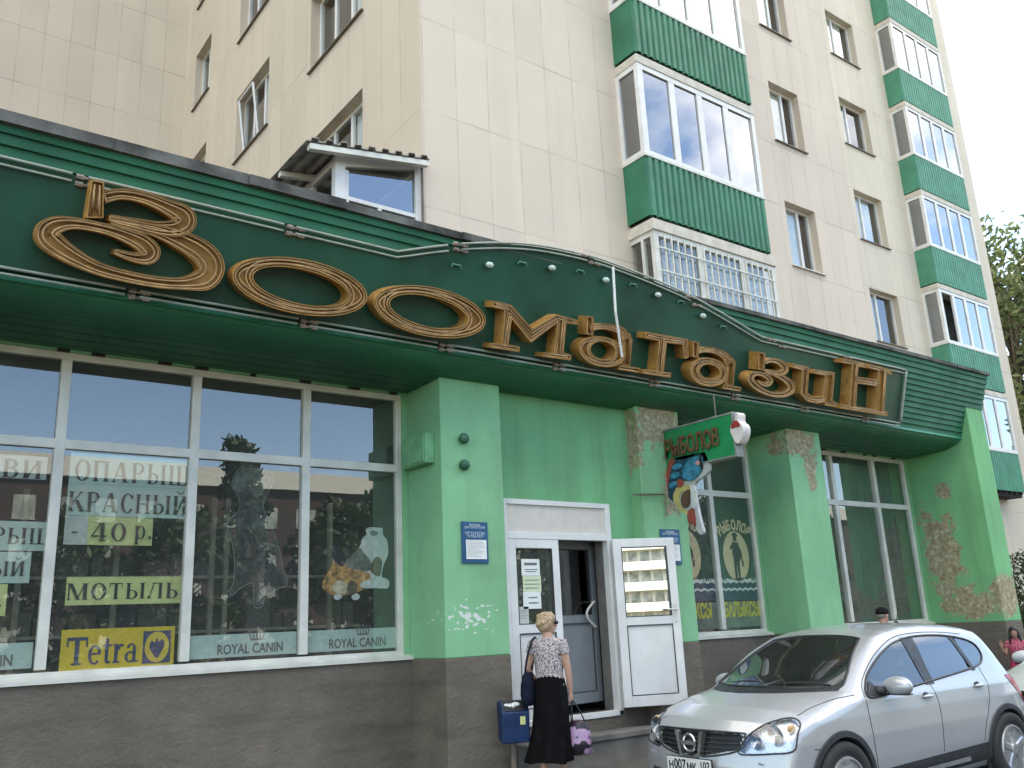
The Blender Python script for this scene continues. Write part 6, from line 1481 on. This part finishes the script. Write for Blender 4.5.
v2_ = nd(ct, 'ShaderNodeTexNoise'); v2_.inputs['Scale'].default_value = 22; ct.links.new(tco.outputs['Object'], v2_.inputs['Vector'])
dd = mth(ct, 'ADD', vo.outputs['Distance'], mth(ct, 'MULTIPLY', mth(ct, 'SUBTRACT', v2_.outputs['Fac'], .5), .28))
cc_ = ramp(ct, dd, [(.10, (.04, .015, .04)), (.16, (.34, .20, .34)), (.40, (.42, .27, .42)), (.47, (.02, .014, .022))]); ct.links.new(cc_, cpn.inputs['Base Color']); cpn.inputs['Roughness'].default_value = .32
cm = MB(); rr = []
for z, rx, ry in ((.235, .10, .055), (.25, .125, .075), (.36, .128, .078), (.46, .115, .06), (.55, .085, .035), (.575, .07, .022)):
    ring_ = []
    for j in range(28):
        a = 2*PI*j/28; k = 1+.07*math.sin(a*5+z*30)+.05*math.sin(a*9); ring_.append(wm.W((hc[0]+.06+rx*k*math.cos(a), hc[1]+ry*k*math.sin(a), z+.008*math.sin(a*4))))
    rr.append(ring_)
cm.rings(rr); part('bag_body', cm, cb_m, ca_, True)
hm = MB()
for sg in (-1, 1): hm.tube([wm.W(p) for p in catmull([(hc[0]+.06+sg*.075, hc[1]-.012, .56), (hc[0]+.035+sg*.045, hc[1]-.008, .68), (hc[0]+.004, hc[1]+.01, hc[2]+.018), (hc[0]+.038+sg*.04, hc[1]+.012, .68), (hc[0]+.064+sg*.068, hc[1]+.014, .56)], 4)], [(.010, .004)]*17, 6)
part('handles', hm, M_black, ca_, True)

# --- the man passing behind the car
mpn = onY(881, 607.5, 7.15)
mn = Fig((mpn[0], 7.15, .15), math.radians(8), (mpn[2]-.15), 'man in a black cap and white shirt passing behind the silver car')
bd = MB(); mn.torso(bd, .0, w=1.08)
for sg in (-1, 1):
    fy = .12*sg
    mn.limb(bd, [(sg*.12, -.01, 1.37), (sg*.185, -.01, 1.36), (sg*.205, fy*.3, 1.22), (sg*.225, fy*.7, 1.08), (sg*.222, fy*1.1+.05, .97), (sg*.215, fy*1.3+.08, .85)], [.05, .060, .052, .044, .038, .027]); mn.hand(bd, (sg*.215, fy*1.3+.08, .85), (0, .2, -1), (-sg, .2, 0), .4)
    ky, ay = -.10*sg+.05, -.20*sg
    mn.limb(bd, [(sg*.09, 0, .86), (sg*.095, ky*.5+.02, .66), (sg*.09, ky+.03, .48), (sg*.085, (ky+ay)/2, .28), (sg*.085, ay, .09)], [.090, .082, .060, .058, .040], 14); mn.foot(bd, (sg*.085, ay+.02, .08))
mn.head(bd, math.radians(-12)); remesh(bd, 'body', Mskin2, mn.t, .008, 3); mn.eyes(M_eye, M_iris)
sh_ = MB(); mn.torso(sh_, .016, w=1.08)
for sg in (-1, 1): mn.limb(sh_, [(sg*.11, -.01, 1.385), (sg*.185, -.01, 1.37), (sg*.212, .036*sg, 1.17)], [.062, .074, .070])
sh_.rings([mn.ring((0, -.012, 1.42), .075, .066, 16), mn.ring((0, -.012, 1.47), .068, .062, 16)])
remesh(sh_, 'shirt', mat('white_shirt', (.68, .67, .65), .85, var=.08), mn.t, .009, 2)
tr = MB(); tr.rings([mn.ring((0, 0, z), rx, ry) for z, rx, ry in ((.74, .16, .115), (.86, .182, .138), (.97, .176, .126))])
for sg in (-1, 1):
    ky, ay = -.10*sg+.05, -.20*sg; mn.limb(tr, [(sg*.09, 0, .86), (sg*.097, ky*.5+.02, .66), (sg*.09, ky+.03, .48), (sg*.085, (ky+ay)/2, .28), (sg*.085, ay, .10)], [.105, .098, .078, .074, .070], 14)
remesh(tr, 'trousers', fabric('grey_trousers', (.06, .06, .065)), mn.t, .010, 2)
shs = MB()
for sg in (-1, 1): mn_a = -.20*sg; mn.foot(shs, (sg*.085, mn_a+.03, .08))
shs.v = [tuple(np.array(v)+np.array([0, 0, .004])) for v in shs.v]; part('shoes', shs, M_black, mn.t, True)
w = lambda *p: mn.W(mn.Hp(*p)); cp_ = MB(); rr = []
for z, r_ in ((.020, .096), (.055, .099), (.085, .090), (.108, .068), (.122, .036), (.126, .005)): rr.append([w(r_*.88*math.cos(2*PI*j/22), -.004+r_*1.06*math.sin(2*PI*j/22), z) for j in range(22)])
cp_.rings(rr); part('cap', cp_, fabric('black_cap', (.012, .013, .013), 30), mn.t, True)
hb_ = MB(); hb_.ball(w(0, -.030, .0), (.080*mn.k, .078*mn.k, .045*mn.k), 14, 8); part('hair', hb_, mat('grey_hair', (.20, .18, .16), .8, var=.3, vs=60), mn.t, True)

# --- the girl at the right
gpn = onY(1012.5, 626.5, 6.95)
gr_ = Fig((gpn[0], 6.95, .15), math.radians(200), gpn[2]-.15, 'little dark haired girl in a pink dress behind the parked cars, one hand raised')
bd = MB(); gr_.torso(bd, -.012, w=.92)
gr_.head(bd, math.radians(12), c=(0, .015, 1.575))
gr_.limb(bd, [(.11, -.01, 1.36), (.155, -.01, 1.35), (.20, .02, 1.22), (.235, .06, 1.12), (.25, .14, 1.2), (.26, .17, 1.28)], [.042, .048, .042, .036, .032, .024]); gr_.hand(bd, (.26, .17, 1.28), (.1, .2, 1), (-.4, 1, 0), .3)
gr_.limb(bd, [(-.11, -.01, 1.36), (-.155, -.01, 1.35), (-.185, .0, 1.22), (-.20, .02, 1.10), (-.17, .08, 1.0), (-.12, .13, .93)], [.042, .048, .042, .036, .032, .024]); gr_.hand(bd, (-.12, .13, .93), (.6, .6, -.5), (.6, -.6, 0), .5)
for sg in (-1, 1): gr_.limb(bd, [(sg*.08, 0, .85), (sg*.085, .02, .66), (sg*.08, .03, .47), (sg*.078, .01, .28), (sg*.075, 0, .09)], [.078, .070, .052, .050, .032], 14); gr_.foot(bd, (sg*.075, .02, .08))
remesh(bd, 'body', Mskin2, gr_.t, .006, 3); gr_.eyes(M_eye, M_iris)
dr = MB(); gr_.torso(dr, .010, w=.93)
for sg in (-1, 1): e_ = (.188, .012, 1.26) if sg > 0 else (-.178, -.0, 1.26); gr_.limb(dr, [(sg*.10, -.01, 1.37), (sg*.155, -.01, 1.358), e_], [.055, .060, .056])
remesh(dr, 'top', printmat('pink_print', (.42, .07, .12), (.30, .03, .07), (.55, .22, .24), 26), gr_.t, .008, 2)
sk = MB(); rr = []
for z, rx, ry, fl in ((1.06, .134, .10, 0), (.97, .158, .118, .006), (.84, .19, .15, .018), (.70, .225, .19, .03), (.58, .25, .215, .04)): rr.append([gr_.W((rx*(1+fl*2*math.sin(9*2*PI*j/54))*math.cos(2*PI*j/54), ry*(1+fl*2*math.sin(9*2*PI*j/54))*math.sin(2*PI*j/54), z)) for j in range(54)])
sk.rings(rr, cap=False); part('skirt', sk, fabric('pink_skirt', (.48, .06, .13)), gr_.t, True)
be = MB(); be.rings([gr_.ring((0, .006, 1.03), .146, .108), gr_.ring((0, .006, 1.075), .144, .106)]); part('belt', be, M_trim, gr_.t, True)
w = lambda *p: gr_.W(gr_.Hp(*p)); hr = MB(); bob(gr_, hr, [(-.06, .088, .01, .10), (-.02, .092, .035, .105), (.02, .094, .060, .108), (.05, .092, .096, .106), (.085, .082, .090, .096), (.112, .058, .062, .074), (.128, .025, .03, .035)])
hr.rings([[w(rx*math.cos(2*PI*j/18), cy+ry*math.sin(2*PI*j/18), z) for j in range(18)] for z, rx, ry, cy in ((.05, .085, .07, -.05), (-.05, .098, .06, -.062), (-.15, .112, .056, -.075), (-.25, .11, .05, -.08), (-.33, .085, .035, -.078))])
for sg in (-1, 1): hr.tube([w(sg*.078, .02, .05), w(sg*.092, .03, -.05), w(sg*.105, .035, -.15), w(sg*.10, .05, -.25)], [.022*gr_.k, .026*gr_.k, .026*gr_.k, .012*gr_.k], 8)
remesh(hr, 'hair', mat('dark_hair', (.018, .013, .012), .5, var=.3, vs=60, bmp=.5, bs=120), gr_.t, .007, 2)
shs = MB()
for sg in (-1, 1): gr_.foot(shs, (sg*.075, .03, .08))
shs.v = [tuple(np.array(v)+np.array([0, 0, .004])) for v in shs.v]; part('shoes', shs, mat('white_shoes', (.6, .58, .56), .6), gr_.t, True)
# ------------------------------------------------------------------ trees, shrubs and the far side of the street (seen in the glass)
def leafmat(name, a, b):
    m, t, p = newmat(name); oi = nd(t, 'ShaderNodeNewGeometry')
    c = ramp(t, oi.outputs['Random Per Island'], [(0.0, a), (1.0, b)]); t.links.new(c, p.inputs['Base Color']); p.inputs['Roughness'].default_value = .6
    o = t.nodes['Material Output']; tl = nd(t, 'ShaderNodeBsdfTranslucent'); t.links.new(c, tl.inputs[0]); ms = nd(t, 'ShaderNodeMixShader'); ms.inputs[0].default_value = .35
    t.links.new(p.outputs[0], ms.inputs[1]); t.links.new(tl.outputs[0], ms.inputs[2]); t.links.new(ms.outputs[0], o.inputs[0]); return m
M_leaf = leafmat('birch_leaf_hazed', (.05, .085, .035), (.13, .165, .07)); M_leafd = leafmat('dark_leaf', (.018, .04, .012), (.05, .085, .025)); M_bark = mat('bark', (.12, .10, .08), .95, var=.4, vs=8, bmp=.8)  # tree leaves greyed and lightened, distance haze put into their colour
def leaves(mb, c, r, n, size, rng):
    for _ in range(n):
        d = rng.normal(size=3); d /= np.linalg.norm(d); p = c+d*r*rng.uniform(.35, 1.0)**.6*np.array([1, 1, .8])
        a = rng.normal(size=3); a /= np.linalg.norm(a); b = np.cross(a, rng.normal(size=3)); b /= np.linalg.norm(b)+1e-9; s_ = size*rng.uniform(.6, 1.3)
        mb.add([p-a*s_, p+b*s_*.45, p+a*s_, p-b*s_*.45], [(0, 1, 2, 3)])
def tree(name, label, loc, h, cr, n_clump, n_leaf, size, seed, lm, cz0=.28, group=None, cat='tree', conical=False):
    rng = np.random.default_rng(seed); loc = np.array(loc, float); t = thing(name, label, cat, tuple(loc), group)
    tr = MB(); tp = [loc+np.array([rng.normal()*.02*h*i/6, rng.normal()*.02*h*i/6, h*.95*i/6]) for i in range(7)]; tr.tube(tp, [h*.022*(1-.13*i) for i in range(7)], 10)
    lv = MB()
    for k in range(n_clump):
        f = rng.uniform(cz0, 1.0); rad = cr*(math.sin(min(1, (1-f)/(1-cz0)*1.15+.12)*PI*.62) if not conical else (1.02-f)/(1-cz0)); a = rng.uniform(0, 2*PI); q = rng.uniform(.25, 1)**.5
        c = loc+np.array([math.cos(a)*rad*q, math.sin(a)*rad*q, h*f]); base_ = loc+np.array([0, 0, h*max(.15, f-.16)])
        tr.tube([base_, (base_+c)/2+np.array([0, 0, .03*h]), c], [h*.006, h*.004, h*.0015], 5); leaves(lv, c, cr*rng.uniform(.16, .30), n_leaf, size, rng)
    part('trunk', tr, M_bark, t, True); part('crown', lv, lm, t); return t
tree('broadleaf_tree', 'tall leafy green tree beyond the right end of the apartment block', (37.5, 15.5, 0), 16.6, 6.0, 150, 170, .17, 5, M_leaf, .12)
tree('broadleaf_tree', 'lower leafy tree in front of the tall one, beyond the right end of the block', (33.2, 11.4, 0), 10.5, 3.6, 90, 150, .14, 6, M_leaf, .10)
# bushes by the far balcony
def bush(label, loc, r, h, seed):
    rng = np.random.default_rng(seed); loc = np.array(loc, float); t = thing('bush', label, 'bush', tuple(loc), 'bushes under the far balcony'); st = MB(); lv = MB()
    for k in range(26):
        a = rng.uniform(0, 2*PI); q = rng.uniform(.1, 1)**.5*r; c = loc+np.array([math.cos(a)*q, math.sin(a)*q, h*rng.uniform(.25, .95)]); st.tube([loc+np.array([math.cos(a)*q*.2, math.sin(a)*q*.2, 0]), c], [.03, .008], 5); leaves(lv, c, r*.34, 120, .06, rng)
    part('stems', st, M_bark, t); part('foliage', lv, M_leafd, t)
bush('dark green bush beside the right end of the green shop wall', (18.1, 10.2, .3), .95, 2.5, 3); bush('dark green bush farther along the wall under the far balcony', (20.2, 10.3, .3), 1.0, 2.2, 4)
bush('dark green bush at the far end under the last balcony', (23.0, 10.0, .3), 1.2, 2.6, 9)
# opposite side of the street
opp = thing('apartment_block_opposite', 'pale sunlit apartment block across the street mirrored in the open door', 'building', (-18, -116, 0))
Mo = mat('pale_wall', (.60, .58, .48), .8, var=.1, vs=.5); Mb = mat('pale_parapet', (.66, .65, .56), .8, var=.06)
mb = MB(); mb.box(-44, 8.5, -130, -116, 0, 24); part('wall', mb, Mo, opp)
dk = mat('window_dark', (.36, .38, .32), .2, var=.4, vs=.8)
def window_grid(parent, xs, zs, w, h, y):
    first = None
    for z in zs:
        for x in xs:
            if first is None:
                mb = MB(); mb.box(x, x+w, y-.04, y, z, z+h); mb.box(x-.08, x+w+.08, y-.06, y+.06, z-.1, z-.02); mb.box(x+w*.5-.05, x+w*.5+.05, y-.02, y+.03, z, z+h); first = part('window', mb, dk, parent); x0_, z0_ = x, z
            else:
                c = first.copy(); COL.objects.link(c); c.location = first.location+Vector((x-x0_, 0, z-z0_))
for fl in range(8):
    mb = MB(); z = .9+2.95*fl; mb.box(-43.5, 8.3, -115.99, -114.9, z-.9, z+.35); part('balcony_band', mb, Mb, opp)
window_grid(opp, [7.0-1.75*k for k in range(12)], [1.3+2.95*k for k in range(8)], 1.35, 1.5, -115.97)
mb = MB(); mb.box(-44.3, 8.8, -130.3, -115.6, 24.01, 24.5); part('roof', mb, M_felt, opp)
low = thing('brick_building_opposite', 'long low red brick building with a pale cornice across the street', 'building', (40, -62, 0))
mb = MB(); mb.box(9, 150, -76, -62, 0, 15.2); part('wall', mb, mat('red_brick_far', (.055, .034, .028), .9, var=.2, vs=.8), low)  # far stretch added to block the bright horizon mirrored in the right windows
mb = MB(); mb.box(8.6, 150.4, -76.4, -61.6, 15.205, 16.9); part('cornice', mb, Mb, low)
window_grid(low, [10.5+3.4*k for k in range(18)], [1.5, 4.9, 8.3, 11.7], 1.6, 1.8, -61.97)
for i, (x, y, h, r, s_, con, lab) in enumerate(((18.8, -34, 13.6, 3.2, 22, True, 'tall conical dark spruce across the street, mirrored in the shop glass'),
    (9.5, -32, 8.2, 3.0, 21, False, 'round dark tree nearest the pale block across the street'), (14.5, -31, 8.6, 3.0, 23, False, 'second round dark tree from the pale block across the street'), (23.5, -31, 9.2, 3.3, 30, False, 'round dark tree just beyond the tall spruce across the street'), (28, -33, 10.4, 3.6, 24, False, 'second round dark tree beyond the tall spruce across the street'),
    (33.5, -32, 10.5, 3.6, 26, False, 'round dark tree facing the right windows across the street'), (40, -34, 8.8, 3.6, 31, False, 'wide round dark tree farther along across the street'), (47, -34, 10.5, 4.0, 28, False, 'largest round dark tree across the street'), (59, -34, 11.0, 4.2, 32, False, 'added round dark tree beyond the largest one, blocking bright horizon across the street'), (73, -35, 12.0, 4.6, 33, False, 'farthest round dark tree across the street, added to block bright horizon'))):  # last two trees are added to block the bright horizon mirrored in the panes
    tree('street_tree', lab, (x, y, 0), h, r, 60, 60, .30, s_, M_leafd, .08 if con else .12, 'trees across the street', 'tree', con)
